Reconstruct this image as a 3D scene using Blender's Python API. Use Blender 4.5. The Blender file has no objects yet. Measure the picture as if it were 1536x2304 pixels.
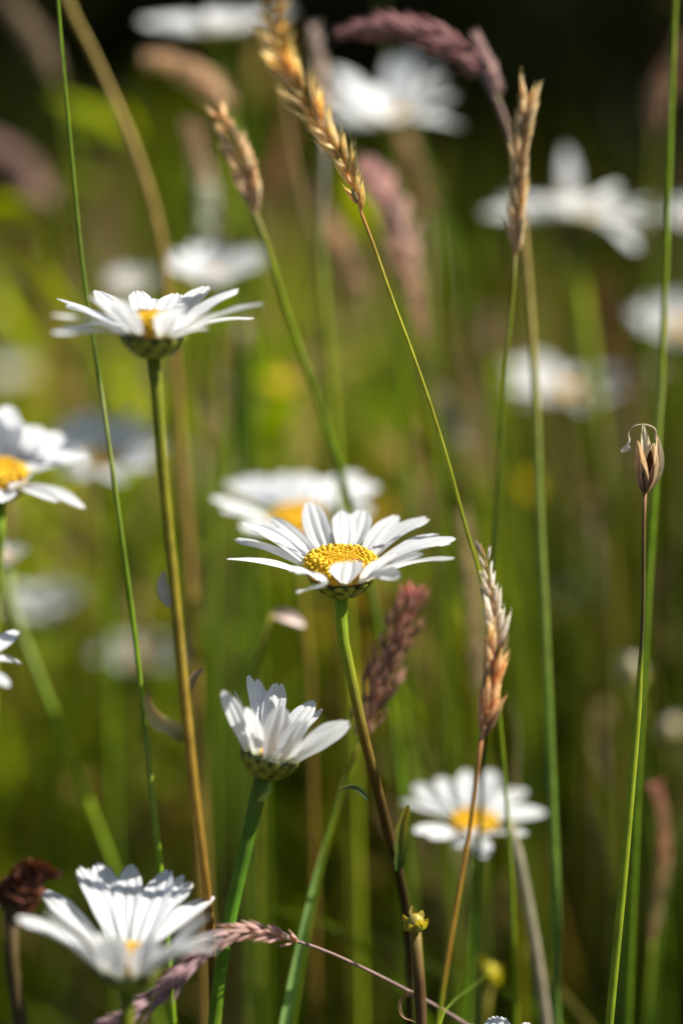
import bpy, math, random
import numpy as np
from mathutils import Vector, Matrix

sc = bpy.context.scene
col = sc.collection
R = random.Random(11)

# ------------------------------------------------------------------ camera
FOC = 0.458                     # metres from the lens to the sharp flower
PITCH = math.radians(13)
T = math.tan(math.radians(12.5))
CAM = Vector((0, 0, 0.50))
cd = bpy.data.cameras.new('camera')
cd.sensor_fit = 'VERTICAL'
cd.sensor_height = 36
cd.lens = 18 / T
cd.clip_start = 0.01
cd.clip_end = 500
cd.dof.use_dof = True
cd.dof.focus_distance = FOC
cd.dof.aperture_fstop = 3.3
cd.dof.aperture_blades = 0
cam = bpy.data.objects.new('camera', cd)
cam.location = CAM
cam.rotation_euler = (math.radians(90) - PITCH, 0, 0)
col.objects.link(cam)
sc.camera = cam

# ------------------------------------------------------------------ light
SUN_EL, SUN_AZ = math.radians(48), math.radians(8)   # azimuth from +X towards +Y
w = bpy.data.worlds.new('World')
sc.world = w
w.use_nodes = True
nt = w.node_tree
sky = nt.nodes.new('ShaderNodeTexSky')
sky.sky_type = 'NISHITA'
sky.sun_disc = False
sky.sun_elevation = SUN_EL
sky.sun_rotation = math.radians(90) - SUN_AZ
bg = nt.nodes['Background']
bg.inputs['Strength'].default_value = 0.052
nt.links.new(sky.outputs[0], bg.inputs['Color'])
sd = bpy.data.lights.new('sun', 'SUN')
sd.energy = 5.0
sd.angle = math.radians(0.5)
sd.color = (1.0, 0.95, 0.86)
so = bpy.data.objects.new('sun', sd)
to_sun = Vector((math.cos(SUN_EL) * math.cos(SUN_AZ), math.cos(SUN_EL) * math.sin(SUN_AZ), math.sin(SUN_EL)))
so.rotation_euler = (-to_sun).to_track_quat('-Z', 'Y').to_euler()
so.location = (2, 1, 3)
col.objects.link(so)

sc.view_settings.view_transform = 'Standard'
sc.view_settings.look = 'None'
sc.view_settings.exposure = 1.0
sc.view_settings.gamma = 1
sc.render.engine = 'CYCLES'
sc.cycles.use_denoising = True
sc.cycles.max_bounces = 8
sc.cycles.transmission_bounces = 6
sc.cycles.sample_clamp_indirect = 4

# ------------------------------------------------------------------ helpers
FWD = Vector((0, math.cos(PITCH), -math.sin(PITCH)))
UP = Vector((0, math.sin(PITCH), math.cos(PITCH)))
RT = Vector((1, 0, 0))


def ray(px, py):
    return FWD + RT * ((px - 768) / 1152 * T) + UP * ((1152 - py) / 1152 * T)


def at(px, py, k):
    return CAM + ray(px, py) * (FOC * k)


def pix(k):
    return FOC * k * T / 1152


def lerp(a, b, t):
    return a + (b - a) * t


def clerp(a, b, t):
    return tuple(a[i] + (b[i] - a[i]) * t for i in range(3))


def smooth(a, b, x):
    x = min(1, max(0, (x - a) / (b - a)))
    return x * x * (3 - 2 * x)


class MB:
    """collects vertices, faces, pigment colours and a 2-D pattern coordinate"""

    def __init__(s):
        s.v, s.f, s.c, s.p = [], [], [], []

    def add(s, co, c, p=(0, 0)):
        s.v.append(tuple(co)); s.c.append((c[0], c[1], c[2], 1)); s.p.append((p[0], p[1], 0))
        return len(s.v) - 1

    def build(s, name, mat, parent=None, origin=None):
        o0 = Vector(origin) if origin is not None else Vector((0, 0, 0))
        me = bpy.data.meshes.new(name)
        off = np.array(o0)
        V = np.array(s.v, dtype=float) - off
        me.from_pydata(V.tolist(), [], s.f)
        a = me.attributes.new('pigment', 'FLOAT_COLOR', 'POINT')
        a.data.foreach_set('color', np.array(s.c, dtype=np.float32).ravel())
        b = me.attributes.new('grain', 'FLOAT_VECTOR', 'POINT')
        b.data.foreach_set('vector', np.array(s.p, dtype=np.float32).ravel())
        me.polygons.foreach_set('use_smooth', [True] * len(me.polygons))
        me.materials.append(mat)
        me.update()
        ob = bpy.data.objects.new(name, me)
        col.objects.link(ob)
        if parent is not None:
            ob.parent = parent
            ob.location = o0 - parent_world(parent)
        else:
            ob.location = o0
        return ob


def parent_world(o):
    p = Vector(o.location)
    while o.parent is not None:
        o = o.parent
        p = p + Vector(o.location)
    return p


def thing(name, label, cat, loc, group=None):
    o = bpy.data.objects.new(name, None)
    o.empty_display_size = 0.01
    o.location = loc
    col.objects.link(o)
    o['label'] = label
    o['category'] = cat
    o['kind'] = 'thing'
    if group:
        o['group'] = group
    return o


def plant_mat(name, trans=0.3, rough=0.5, tgain=(1.5, 1.5, 0.7), var=0.25, scale=300, bump=0.0, streak=0.0, spec=0.35):
    m = bpy.data.materials.new(name)
    m.use_nodes = True
    n, l = m.node_tree.nodes, m.node_tree.links
    bs = n['Principled BSDF']
    out = n['Material Output']
    at_ = n.new('ShaderNodeAttribute'); at_.attribute_name = 'pigment'
    gr = n.new('ShaderNodeAttribute'); gr.attribute_name = 'grain'
    tc = n.new('ShaderNodeTexCoord')
    no = n.new('ShaderNodeTexNoise'); no.inputs['Scale'].default_value = scale; no.inputs['Detail'].default_value = 4
    l.new(tc.outputs['Object'], no.inputs['Vector'])
    mr = n.new('ShaderNodeMapRange')
    mr.inputs['From Min'].default_value = 0.25; mr.inputs['From Max'].default_value = 0.75
    mr.inputs['To Min'].default_value = 1 - var; mr.inputs['To Max'].default_value = 1 + var
    l.new(no.outputs['Fac'], mr.inputs['Value'])
    mu = n.new('ShaderNodeVectorMath'); mu.operation = 'SCALE'
    l.new(at_.outputs['Color'], mu.inputs[0]); l.new(mr.outputs[0], mu.inputs['Scale'])
    last = mu
    hgt = no.outputs['Fac']
    if streak:
        # fine veins that run along the blade: a sine over the across-coordinate
        sx = n.new('ShaderNodeSeparateXYZ'); l.new(gr.outputs['Vector'], sx.inputs[0])
        ma = n.new('ShaderNodeMath'); ma.operation = 'MULTIPLY'; ma.inputs[1].default_value = streak
        l.new(sx.outputs['X'], ma.inputs[0])
        sn = n.new('ShaderNodeMath'); sn.operation = 'SINE'; l.new(ma.outputs[0], sn.inputs[0])
        ad = n.new('ShaderNodeMath'); ad.operation = 'MULTIPLY_ADD'; ad.inputs[1].default_value = 0.5
        l.new(sn.outputs[0], ad.inputs[0]); l.new(no.outputs['Fac'], ad.inputs[2])
        hgt = ad.outputs[0]
    l.new(last.outputs[0], bs.inputs['Base Color'])
    bs.inputs['Roughness'].default_value = rough
    bs.inputs['Specular IOR Level'].default_value = spec
    if bump:
        bp = n.new('ShaderNodeBump'); bp.inputs['Strength'].default_value = bump; bp.inputs['Distance'].default_value = 0.0002
        l.new(hgt, bp.inputs['Height']); l.new(bp.outputs[0], bs.inputs['Normal'])
    if trans:
        tg = n.new('ShaderNodeVectorMath'); tg.operation = 'MULTIPLY'; tg.inputs[1].default_value = tgain
        l.new(last.outputs[0], tg.inputs[0])
        tr = n.new('ShaderNodeBsdfTranslucent'); l.new(tg.outputs[0], tr.inputs['Color'])
        mx = n.new('ShaderNodeMixShader'); mx.inputs[0].default_value = trans
        l.new(bs.outputs[0], mx.inputs[1]); l.new(tr.outputs[0], mx.inputs[2])
        l.new(mx.outputs[0], out.inputs['Surface'])
    return m


M_PETAL = plant_mat('petal_white', 0.5, 0.6, (1.0, 1.0, 0.98), 0.03, 200, 0.40, 26, 0.2)
M_DISC = plant_mat('disc_florets', 0.12, 0.55, (1.1, 0.9, 0.4), 0.18, 1500, 0.0)
M_BRACT = plant_mat('bract_green', 0.08, 0.5, var=0.25, scale=900, bump=0.2)
M_STEM = plant_mat('stem_green', 0.15, 0.6, (1.6, 1.6, 0.4), var=0.28, scale=260, bump=0.25, spec=0.18)
M_BLADE = plant_mat('grass_blade', 0.42, 0.55, (1.7, 1.7, 0.4), 0.25, 120, 0.15, 14, 0.2)
M_GRASS = plant_mat('meadow_grass', 0.45, 0.6, (1.8, 1.75, 0.3), 0.25, 40, 0.0, 0, 0.12)
M_SEED = plant_mat('dry_husk', 0.46, 0.6, (1.2, 1.1, 0.9), 0.3, 900, 0.4, 24, 0.2)
M_FLUFF = plant_mat('soft_plume', 0.52, 0.7, (1.12, 1.2, 1.25), 0.2, 700, 0.2, 20, 0.1)
M_DRY = plant_mat('withered_leaf', 0.15, 0.6, (1.2, 1.0, 0.8), 0.4, 300, 0.5)
M_LEAFY = plant_mat('undergrowth_leaf', 0.2, 0.8, (1.4, 1.5, 0.4), 0.4, 12, spec=0.02)

# pigments
GREEN = (0.13, 0.22, 0.008)
DEEP = (0.035, 0.075, 0.014)
LIME = (0.27, 0.34, 0.010)
OLIVE = (0.17, 0.16, 0.012)
PALE = (0.22, 0.27, 0.09)
STRAW = (0.48, 0.36, 0.16)
GOLD = (0.46, 0.27, 0.07)
RUST = (0.22, 0.10, 0.03)
BROWN = (0.10, 0.055, 0.022)
TAN = (0.50, 0.30, 0.13)
SILVER = (0.48, 0.42, 0.34)
PURPLE = (0.22, 0.10, 0.13)
PINK = (0.42, 0.20, 0.19)


def frames(pts):
    """tangent, side and normal along a polyline without sudden twists"""
    out = []
    ref = Vector((0, -1, 0))
    for i in range(len(pts)):
        a = pts[max(0, i - 1)]; b = pts[min(len(pts) - 1, i + 1)]
        t = (b - a).normalized()
        s = t.cross(ref)
        if s.length < 1e-4:
            s = t.cross(Vector((1, 0, 0)))
        s.normalize()
        n = s.cross(t).normalized()
        ref = n
        out.append((t, s, n))
    return out


def spline(P, n):
    """smooth curve through P (cubic Hermite, chord-length tangents), n points evenly by length"""
    P = [Vector(p) for p in P]
    if len(P) == 2:
        return [P[0].lerp(P[1], i / (n - 1)) for i in range(n)]
    D = [max(1e-9, (P[i + 1] - P[i]).length) for i in range(len(P) - 1)]
    V = [(P[i + 1] - P[i]) / D[i] for i in range(len(P) - 1)]
    Mt = [V[0]] + [(V[i - 1] * D[i] + V[i] * D[i - 1]) / (D[i - 1] + D[i]) for i in range(1, len(P) - 1)] + [V[-1]]
    L = [0]
    for d in D:
        L.append(L[-1] + d)
    out = []
    for j in range(n):
        s = L[-1] * j / (n - 1)
        i = 0
        while i < len(P) - 2 and s > L[i + 1]:
            i += 1
        u = (s - L[i]) / D[i]
        u2, u3 = u * u, u * u * u
        out.append(P[i] * (2 * u3 - 3 * u2 + 1) + Mt[i] * ((u3 - 2 * u2 + u) * D[i]) + P[i + 1] * (3 * u2 - 2 * u3) + Mt[i + 1] * ((u3 - u2) * D[i]))
    return out


def shown(P, m, stops):
    """colour stops given for the first m points of P, stretched over all of P"""
    d = [(P[i + 1] - P[i]).length for i in range(len(P) - 1)]
    f = sum(d[:m - 1]) / max(1e-9, sum(d))
    return [(t * f, c) for t, c in stops]


def ramp(stops, t):
    if t <= stops[0][0]:
        return stops[0][1]
    for (a, ca), (b, cb) in zip(stops, stops[1:]):
        if t <= b:
            return clerp(ca, cb, (t - a) / max(1e-9, b - a))
    return stops[-1][1]


def tube(mb, pts, rad, colf, sides=10, ridge=0.0, nr=6, cap=True):
    """rad: function of t or number; colf: list of colour stops along t"""
    fr = frames(pts)
    n = len(pts)
    base = None
    for i, p in enumerate(pts):
        t = i / (n - 1)
        r = rad(t) if callable(rad) else rad
        c = ramp(colf, t)
        row = []
        for j in range(sides):
            a = 2 * math.pi * j / sides
            rr = r * (1 + ridge * math.cos(nr * a))
            cc = clerp(c, tuple(x * 0.72 for x in c), 0.5 - 0.5 * math.cos(nr * a)) if ridge else c
            row.append(mb.add(p + (fr[i][1] * math.cos(a) + fr[i][2] * math.sin(a)) * rr, cc, (a / 6.283, t)))
        if base is not None:
            for j in range(sides):
                k2 = (j + 1) % sides
                mb.f.append((base[j], base[k2], row[k2], row[j]))
        elif cap:
            mb.f.append(tuple(reversed(row)))
        base = row
    if cap:
        mb.f.append(tuple(base))


def blade(mb, pts, width, colf, fold=0.25, cols=5, twist=0.0, face=None):
    """a leaf: width is a function of t; the blade folds along its midrib"""
    fr = frames(pts)
    n = len(pts)
    prev = None
    for i, p in enumerate(pts):
        t = i / (n - 1)
        wv = width(t) if callable(width) else width
        tt, s, nn = fr[i]
        if face is not None:
            s = tt.cross(face)
            s = s.normalized() if s.length > 1e-4 else fr[i][1]
            nn = s.cross(tt)
        a = twist * t
        s2 = s * math.cos(a) + nn * math.sin(a)
        n2 = nn * math.cos(a) - s * math.sin(a)
        c = ramp(colf, t)
        row = []
        for j in range(cols):
            u = -1 + 2 * j / (cols - 1)
            row.append(mb.add(p + s2 * (u * wv / 2) + n2 * (abs(u) * wv * fold * 0.5), c, (u, t)))
        if prev:
            for j in range(cols - 1):
                mb.f.append((prev[j], prev[j + 1], row[j + 1], row[j]))
        prev = row


# ------------------------------------------------------------------ petals and flower heads
def petal_mesh(base, tip, axis, wid, rnd, bow=0.06, cup=0.12, roll=0.0, hi=True, short=1.0):
    mb = MB()
    d = tip - base
    L = d.length
    d = d / L
    n = axis - d * axis.dot(d)
    if n.length < 0.05:
        n = -FWD - d * (-FWD).dot(d)
    n.normalize()
    s = d.cross(n).normalized()
    n, s = n * math.cos(roll) + s * math.sin(roll), s * math.cos(roll) - n * math.sin(roll)
    rows, cols = (20, 21) if hi else (11, 9)
    ph = rnd.uniform(0, 6.28)
    tooth = rnd.uniform(0.004, 0.022)
    lop = rnd.uniform(-0.05, 0.05)
    wav = rnd.uniform(0.005, 0.02)
    sway = rnd.uniform(-0.035, 0.035)
    end = rnd.uniform(0.34, 0.5)
    wid = wid * 1.14
    stain = rnd.random() < .3
    nick = rnd.uniform(-.8, .8) if rnd.random() < .3 else None
    prev = None
    for i in range(rows):
        t = i / (rows - 1)
        prof = (0.46 + 0.54 * smooth(0, 0.48, t)) * (1 - end * max(0, (t - 0.62) / 0.38) ** 2.4)
        row = []
        for j in range(cols):
            u = -1 + 2 * j / (cols - 1)
            lu = 1 - 0.085 * abs(u) ** 2.2 - tooth * (0.5 - 0.5 * math.cos(3 * math.pi * u)) + lop * u * 0.5
            if nick is not None:
                lu -= .05 * math.exp(-((u - nick) / .16) ** 2)
            tt = t * (lerp(1, lu, smooth(0.35, 1, t)))
            g = -0.085 * (math.exp(-((abs(u + lop) - 0.34) / 0.12) ** 2)) * smooth(0.0, 0.25, t) * (1 - 0.5 * t)
            z = bow * L * 4 * t * (1 - t) + wid * (cup * u * u * (0.5 + 0.5 * (1 - t)) + g) \
                + L * wav * math.sin(5 * t + ph) * u
            co = base + d * (L * tt) + s * (u * wid / 2 * prof + L * sway * math.sin(3.1 * t)) + n * z
            c = clerp((0.62, 0.66, 0.36), (0.81, 0.82, 0.84), smooth(0.0, 0.14, t))
            if stain:
                c = clerp(c, (.50, .40, .22), .7 * smooth(.93, 1.0, t) * (.5 + .5 * math.sin(u * 5 + ph)))
            row.append(mb.add(co, c, (u, t)))
        if prev:
            for j in range(cols - 1):
                mb.f.append((prev[j], prev[j + 1], row[j + 1], row[j]))
        prev = row
    return mb


def basis(axis):
    e1 = RT - axis * axis.dot(RT)
    e1.normalize()
    e2 = axis.cross(e1).normalized()      # away from the camera
    return e1, e2


def disc_mesh(c, axis, r, h, hi, rnd):
    mb = MB()
    e1, e2 = basis(axis)
    rings, seg = 8, 28
    prev = None
    for i in range(rings + 1):
        q = i / rings
        rr = r * math.cos(q * math.pi / 2) if i < rings else 0
        z = h * math.sin(q * math.pi / 2)
        row = []
        cc = clerp((0.62, 0.33, 0.01), (0.70, 0.42, 0.014), q)
        if i == rings:
            row = [mb.add(c + axis * z, cc)]
            for j in range(seg):
                mb.f.append((prev[j], prev[(j + 1) % seg], row[0]))
        else:
            for j in range(seg):
                a = 2 * math.pi * j / seg
                row.append(mb.add(c + (e1 * math.cos(a) + e2 * math.sin(a)) * rr + axis * z, cc))
            if prev:
                for j in range(seg):
                    mb.f.append((prev[j], prev[(j + 1) % seg], row[(j + 1) % seg], row[j]))
        prev = row
    N = 460 if hi else 120
    for i in range(N):
        q = math.sqrt((i + 0.5) / N)
        a = i * 2.39996 + rnd.uniform(-.1, .1)
        rad = e1 * math.cos(a) + e2 * math.sin(a)
        zz = h * math.sqrt(max(0, 1 - (q * 0.97) ** 2))
        p = c + rad * (r * q * 0.98) + axis * zz
        out = (rad * q * 0.55 + axis).normalized()
        open_ = smooth(0.35, 0.85, q)
        fl = r * (0.08 + 0.15 * open_) * rnd.uniform(0.7, 1.25)
        fr = r * (0.026 + 0.017 * open_ * rnd.uniform(.7, 1.2)) * (1 if hi else 1.7)
        f1, f2 = basis(out)
        top = clerp((0.78, 0.50, 0.015), (0.84, 0.56, 0.02), open_)
        if rnd.random() < 0.12:
            top = (0.66, 0.36, 0.01)
        k = 10 if hi else 6
        lobed = hi and open_ > .45 and rnd.random() < .8
        prof = [(0, 0.8), (0.55, 0.8), (0.85, 1.15), (1.0, 0.75)]
        pr = None
        for (tz, tr) in prof:
            rw = [mb.add(p + out * (fl * tz) + (f1 * math.cos(6.283 * m / k) + f2 * math.sin(6.283 * m / k)) * fr * (tr * ((1.7 if m % 2 else .55) if lobed and tz > .8 else 1)),
                         clerp((0.66, 0.36, 0.01), top, tz)) for m in range(k)]
            if pr:
                for m in range(k):
                    mb.f.append((pr[m], pr[(m + 1) % k], rw[(m + 1) % k], rw[m]))
            pr = rw
        mb.f.append(tuple(pr))
    return mb


def involucre_mesh(c, axis, r, depth, hi, rnd, tone=1.0):
    """the green cup of overlapping bracts under the petals"""
    mb = MB()
    e1, e2 = basis(axis)

    def surf(v, a, lift=0.0):           # v: 0 at the stem, 1 at the rim
        rr = r * (0.20 + 0.80 * math.sin(v * math.pi / 2) ** 0.8)
        z = -depth * (max(0, 1 - v) ** 1.25 - max(0, v - 1) * 0.8)
        rad = e1 * math.cos(a) + e2 * math.sin(a)
        nrm = (rad * (0.35 + 0.5 * v) - axis * (1 - 0.6 * v)).normalized()
        return c + rad * rr + axis * z + nrm * lift
    seg = 28
    prev = None
    for i in range(9):
        v = i / 8
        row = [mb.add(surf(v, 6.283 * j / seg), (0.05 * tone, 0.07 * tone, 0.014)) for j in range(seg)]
        if prev:
            for j in range(seg):
                mb.f.append((prev[j], prev[(j + 1) % seg], row[(j + 1) % seg], row[j]))
        prev = row
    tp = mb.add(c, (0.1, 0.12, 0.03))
    for j in range(seg):
        mb.f.append((prev[j], prev[(j + 1) % seg], tp))
    rows_ = [(0.0, 0.60, 8), (0.22, 0.86, 11), (0.48, 1.10, 15)] if hi else [(0.0, 0.7, 8), (0.4, 1.06, 12)]
    for ri, (v0, v1, nb) in enumerate(rows_):
        for b in range(nb):
            a0 = 6.283 * (b + 0.5 * (ri % 2) + rnd.uniform(-.12, .12)) / nb
            half = 6.283 / nb * 0.62
            pr = None
            vv1 = v1 + rnd.uniform(-.03, .03)
            for i in range(7):
                t = i / 6
                v = lerp(v0, vv1, t)
                wv = max(0.1, math.sin((t * 0.70 + 0.28) * math.pi)) ** 0.8
                if t > 0.98:
                    wv = 0.12
                rw = []
                for j in range(7):
                    u = -1 + 2 * j / 6
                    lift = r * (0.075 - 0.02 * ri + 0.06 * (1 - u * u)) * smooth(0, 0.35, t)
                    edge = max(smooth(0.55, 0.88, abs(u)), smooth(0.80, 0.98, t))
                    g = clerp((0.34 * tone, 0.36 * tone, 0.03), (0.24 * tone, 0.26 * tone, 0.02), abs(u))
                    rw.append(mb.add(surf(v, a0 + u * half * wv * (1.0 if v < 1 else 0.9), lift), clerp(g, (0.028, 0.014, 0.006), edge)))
                if pr:
                    for j in range(6):
                        mb.f.append((pr[j], pr[j + 1], rw[j + 1], rw[j]))
                pr = rw
    return mb


def to_ground(p, prev, rnd, lean=0.35):
    """points that carry a stem from its lowest visible point to the soil"""
    d = (p - prev)
    d.normalize()
    if d.z > -0.3:
        d.z = -0.3 - abs(d.z)
        d.normalize()
    h = p.z
    q = []
    for f in (0.5, 1.0):
        s = h * f
        q.append(p + Vector((d.x / -d.z * s * lean * (1.3 - f * 0.5), d.y / -d.z * s * lean * (1.3 - f * 0.5), -s - (0.01 if f == 1 else 0))))
    return q


G_DAISY = 'white daisies growing in the meadow'


def daisy(label, c, k, rad, stem, disc_r=None, tilt=(0, 0), elev=18, n=20, petals=None, stem_w=24, seed=1, hi=False,
          stem_cols=None, wid=None, dome=0.42, cup_d=0.62, skip=(), droop=None, length=None, tone=1.0, jit=6, leafy=None, inv=1.02, dsc=0.95, pw=1.0):
    rnd = random.Random(seed)
    u = pix(k)
    C = at(c[0], c[1], k)
    axis = Vector((tilt[0], -tilt[1], 1)).normalized()
    e1, e2 = basis(axis)
    dr = (disc_r or rad * 0.31) * u
    depth = dr * cup_d
    # stem path
    P = [C - axis * (depth * 0.9)]
    for s in stem:
        P.append(at(s[0], s[1], s[2] if len(s) > 2 else k))
    nv = len(P)
    P += to_ground(P[-1], P[-2], rnd)
    root = thing('daisy', label, 'daisy', (P[-1].x, P[-1].y, 0), G_DAISY)
    pts = spline(P, 80 if hi else 40)
    mb = MB()
    sw = stem_w * u / 2 * 0.82
    sc_ = shown(P, nv, stem_cols or [(0, GREEN), (0.5, OLIVE), (1, GREEN)])
    tube(mb, pts, lambda t: sw * (1.0 + 0.35 * math.exp(-t * 60) - 0.12 * smooth(0, .3, t)), sc_, 24 if hi else 12, 0.05 if hi else 0.0, 8)
    if hi:
        fr = frames(pts)
        for q in range(150):           # short hairs along the upper stem
            i = rnd.randrange(0, 20)
            a = rnd.uniform(0, 6.283)
            f = rnd.random()
            p0 = pts[i].lerp(pts[i + 1], f)
            dd = fr[i][1] * math.cos(a) + fr[i][2] * math.sin(a)
            p0 = p0 + dd * sw * 0.97
            hl = sw * rnd.uniform(.15, .4)
            side = dd.cross(fr[i][0])
            i0 = mb.add(p0 - side * sw * .03, PALE); i1 = mb.add(p0 + side * sw * .03, PALE)
            i2 = mb.add(p0 + dd * hl - fr[i][0] * hl * .4, SILVER)
            mb.f.append((i0, i1, i2))
    mb.build('stem', M_STEM, root, P[0])
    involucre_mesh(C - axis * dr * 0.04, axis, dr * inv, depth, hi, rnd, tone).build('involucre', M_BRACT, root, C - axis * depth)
    disc_mesh(C + axis * dr * 0.02, axis, dr * dsc, dr * dome, hi, rnd).build('disc', M_DISC, root, C)
    # petals
    if petals is None:
        W = (wid or rad * 0.26) * u
        for i in range(n):
            if i in skip:
                continue
            a = 6.283 * (i + rnd.uniform(-.25, .25)) / n
            e = elev + rnd.uniform(-jit, jit)
            if droop and i in droop:
                e = droop[i]
            e = math.radians(e)
            rd = e1 * math.cos(a) + e2 * math.sin(a)
            b = C + rd * dr * 0.93 + axis * dr * rnd.uniform(-.04, .04)
            Lp = (rad * u - dr * 0.9) / max(0.86, math.cos(e)) * rnd.uniform(0.9, 1.08) * (length or 1)
            tip = b + (rd * math.cos(e) + axis * math.sin(e)) * Lp
            m = petal_mesh(b, tip, axis, W * rnd.uniform(.85, 1.15), rnd, rnd.uniform(0.0, 0.09), rnd.uniform(.05, .2), rnd.uniform(-.2, .2), hi)
            m.build('petal', M_PETAL, root, b)
    else:
        Lref = (rad * u - dr * 0.9)
        for spec in petals:
            tx, ty, sg, wpx = spec[:4]
            Lp = (spec[4] * u) if len(spec) > 4 and spec[4] else Lref * 1.05
            bow = spec[5] if len(spec) > 5 else rnd.uniform(0.02, 0.08)
            roll = spec[6] if len(spec) > 6 else rnd.uniform(-.18, .18)
            rv = ray(tx, ty)
            b = C.copy()
            for it in range(8):
                LL = Lp + (dr * 0.9 if it == 0 else 0)
                q = (b - CAM)
                A = rv.dot(rv); B = rv.dot(q); D_ = B * B - A * (q.dot(q) - LL * LL)
                s = (B + sg * math.sqrt(D_)) / A if D_ > 0 else B / A
                tip = CAM + rv * s
                dv = tip - C
                dv = dv - axis * dv.dot(axis)
                if dv.length < 1e-6:
                    dv = e1
                dv.normalize()
                b = C + dv * dr * 0.93 + axis * dr * rnd.uniform(-.02, .02)
            m = petal_mesh(b, tip, axis, wpx * u * pw, rnd, bow, rnd.uniform(.06, .2), roll, hi)
            m.build('petal', M_PETAL, root, b)
    return root, C, axis, P


# ------------------------------------------------------------------ grasses
def lemma(mb, base, d, n, L, wv, c0, c1, rnd, flat=0.6, sides=6):
    s = d.cross(n).normalized()
    n = s.cross(d).normalized()
    prof = [(0, .25), (.12, .7), (.32, 1), (.55, .85), (.8, .42), (1, .03)]
    bend = rnd.uniform(-.06, .10)
    pr = None
    for (t, r) in prof:
        p = base + d * (L * t) + n * (L * bend * t * t)
        cc = clerp(c0, c1, t)
        rw = []
        for j in range(sides):
            a = 6.283 * j / sides
            rw.append(mb.add(p + s * (math.cos(a) * r * wv / 2) + n * (math.sin(a) * r * wv / 2 * flat), cc, (a / 3.14, t)))
        if pr:
            for j in range(sides):
                mb.f.append((pr[j], pr[(j + 1) % sides], rw[(j + 1) % sides], rw[j]))
        pr = rw
    return base + d * L


def spikelet_mesh(base, d, n, L, wv, c0, c1, rnd, lem=3, awn=0.0, sides=6):
    mb = MB()
    add_spikelet(mb, base, d, n, L, wv, c0, c1, rnd, lem, awn, sides)
    return mb


def add_spikelet(mb, base, d, n, L, wv, c0, c1, rnd, lem=3, awn=0.0, sides=6):
    s = d.cross(n).normalized()
    for q in range(lem):
        off = (q - (lem - 1) / 2)
        dd = (d + s * off * rnd.uniform(.10, .26) + n * rnd.uniform(-.05, .12)).normalized()
        sh = rnd.choice((.5, .9, 1, 1, 1.2)) * rnd.uniform(.85, 1.15)
        a, b = tuple(x * sh for x in c0), tuple(x * sh for x in c1)
        tip = lemma(mb, base + d * (L * 0.10 * abs(off)) + s * (off * wv * .12), dd, n, L * rnd.uniform(.8, 1), wv * rnd.uniform(.55, .8), a, b, rnd, .65, sides)
        if awn and rnd.random() < .7:
            aw = awn * L * rnd.uniform(.5, 1.2)
            i0 = mb.add(tip - s * wv * .03, b); i1 = mb.add(tip + s * wv * .03, b)
            i2 = mb.add(tip + (dd + n * rnd.uniform(-.2, .3)).normalized() * aw, b)
            mb.f.append((i0, i1, i2))
            i0 = mb.add(tip - n * wv * .03, b); i1 = mb.add(tip + n * wv * .03, b)
            mb.f.append((i0, i1, i2))


G_SEED = 'grass stalks with seed heads in the meadow'


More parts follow.
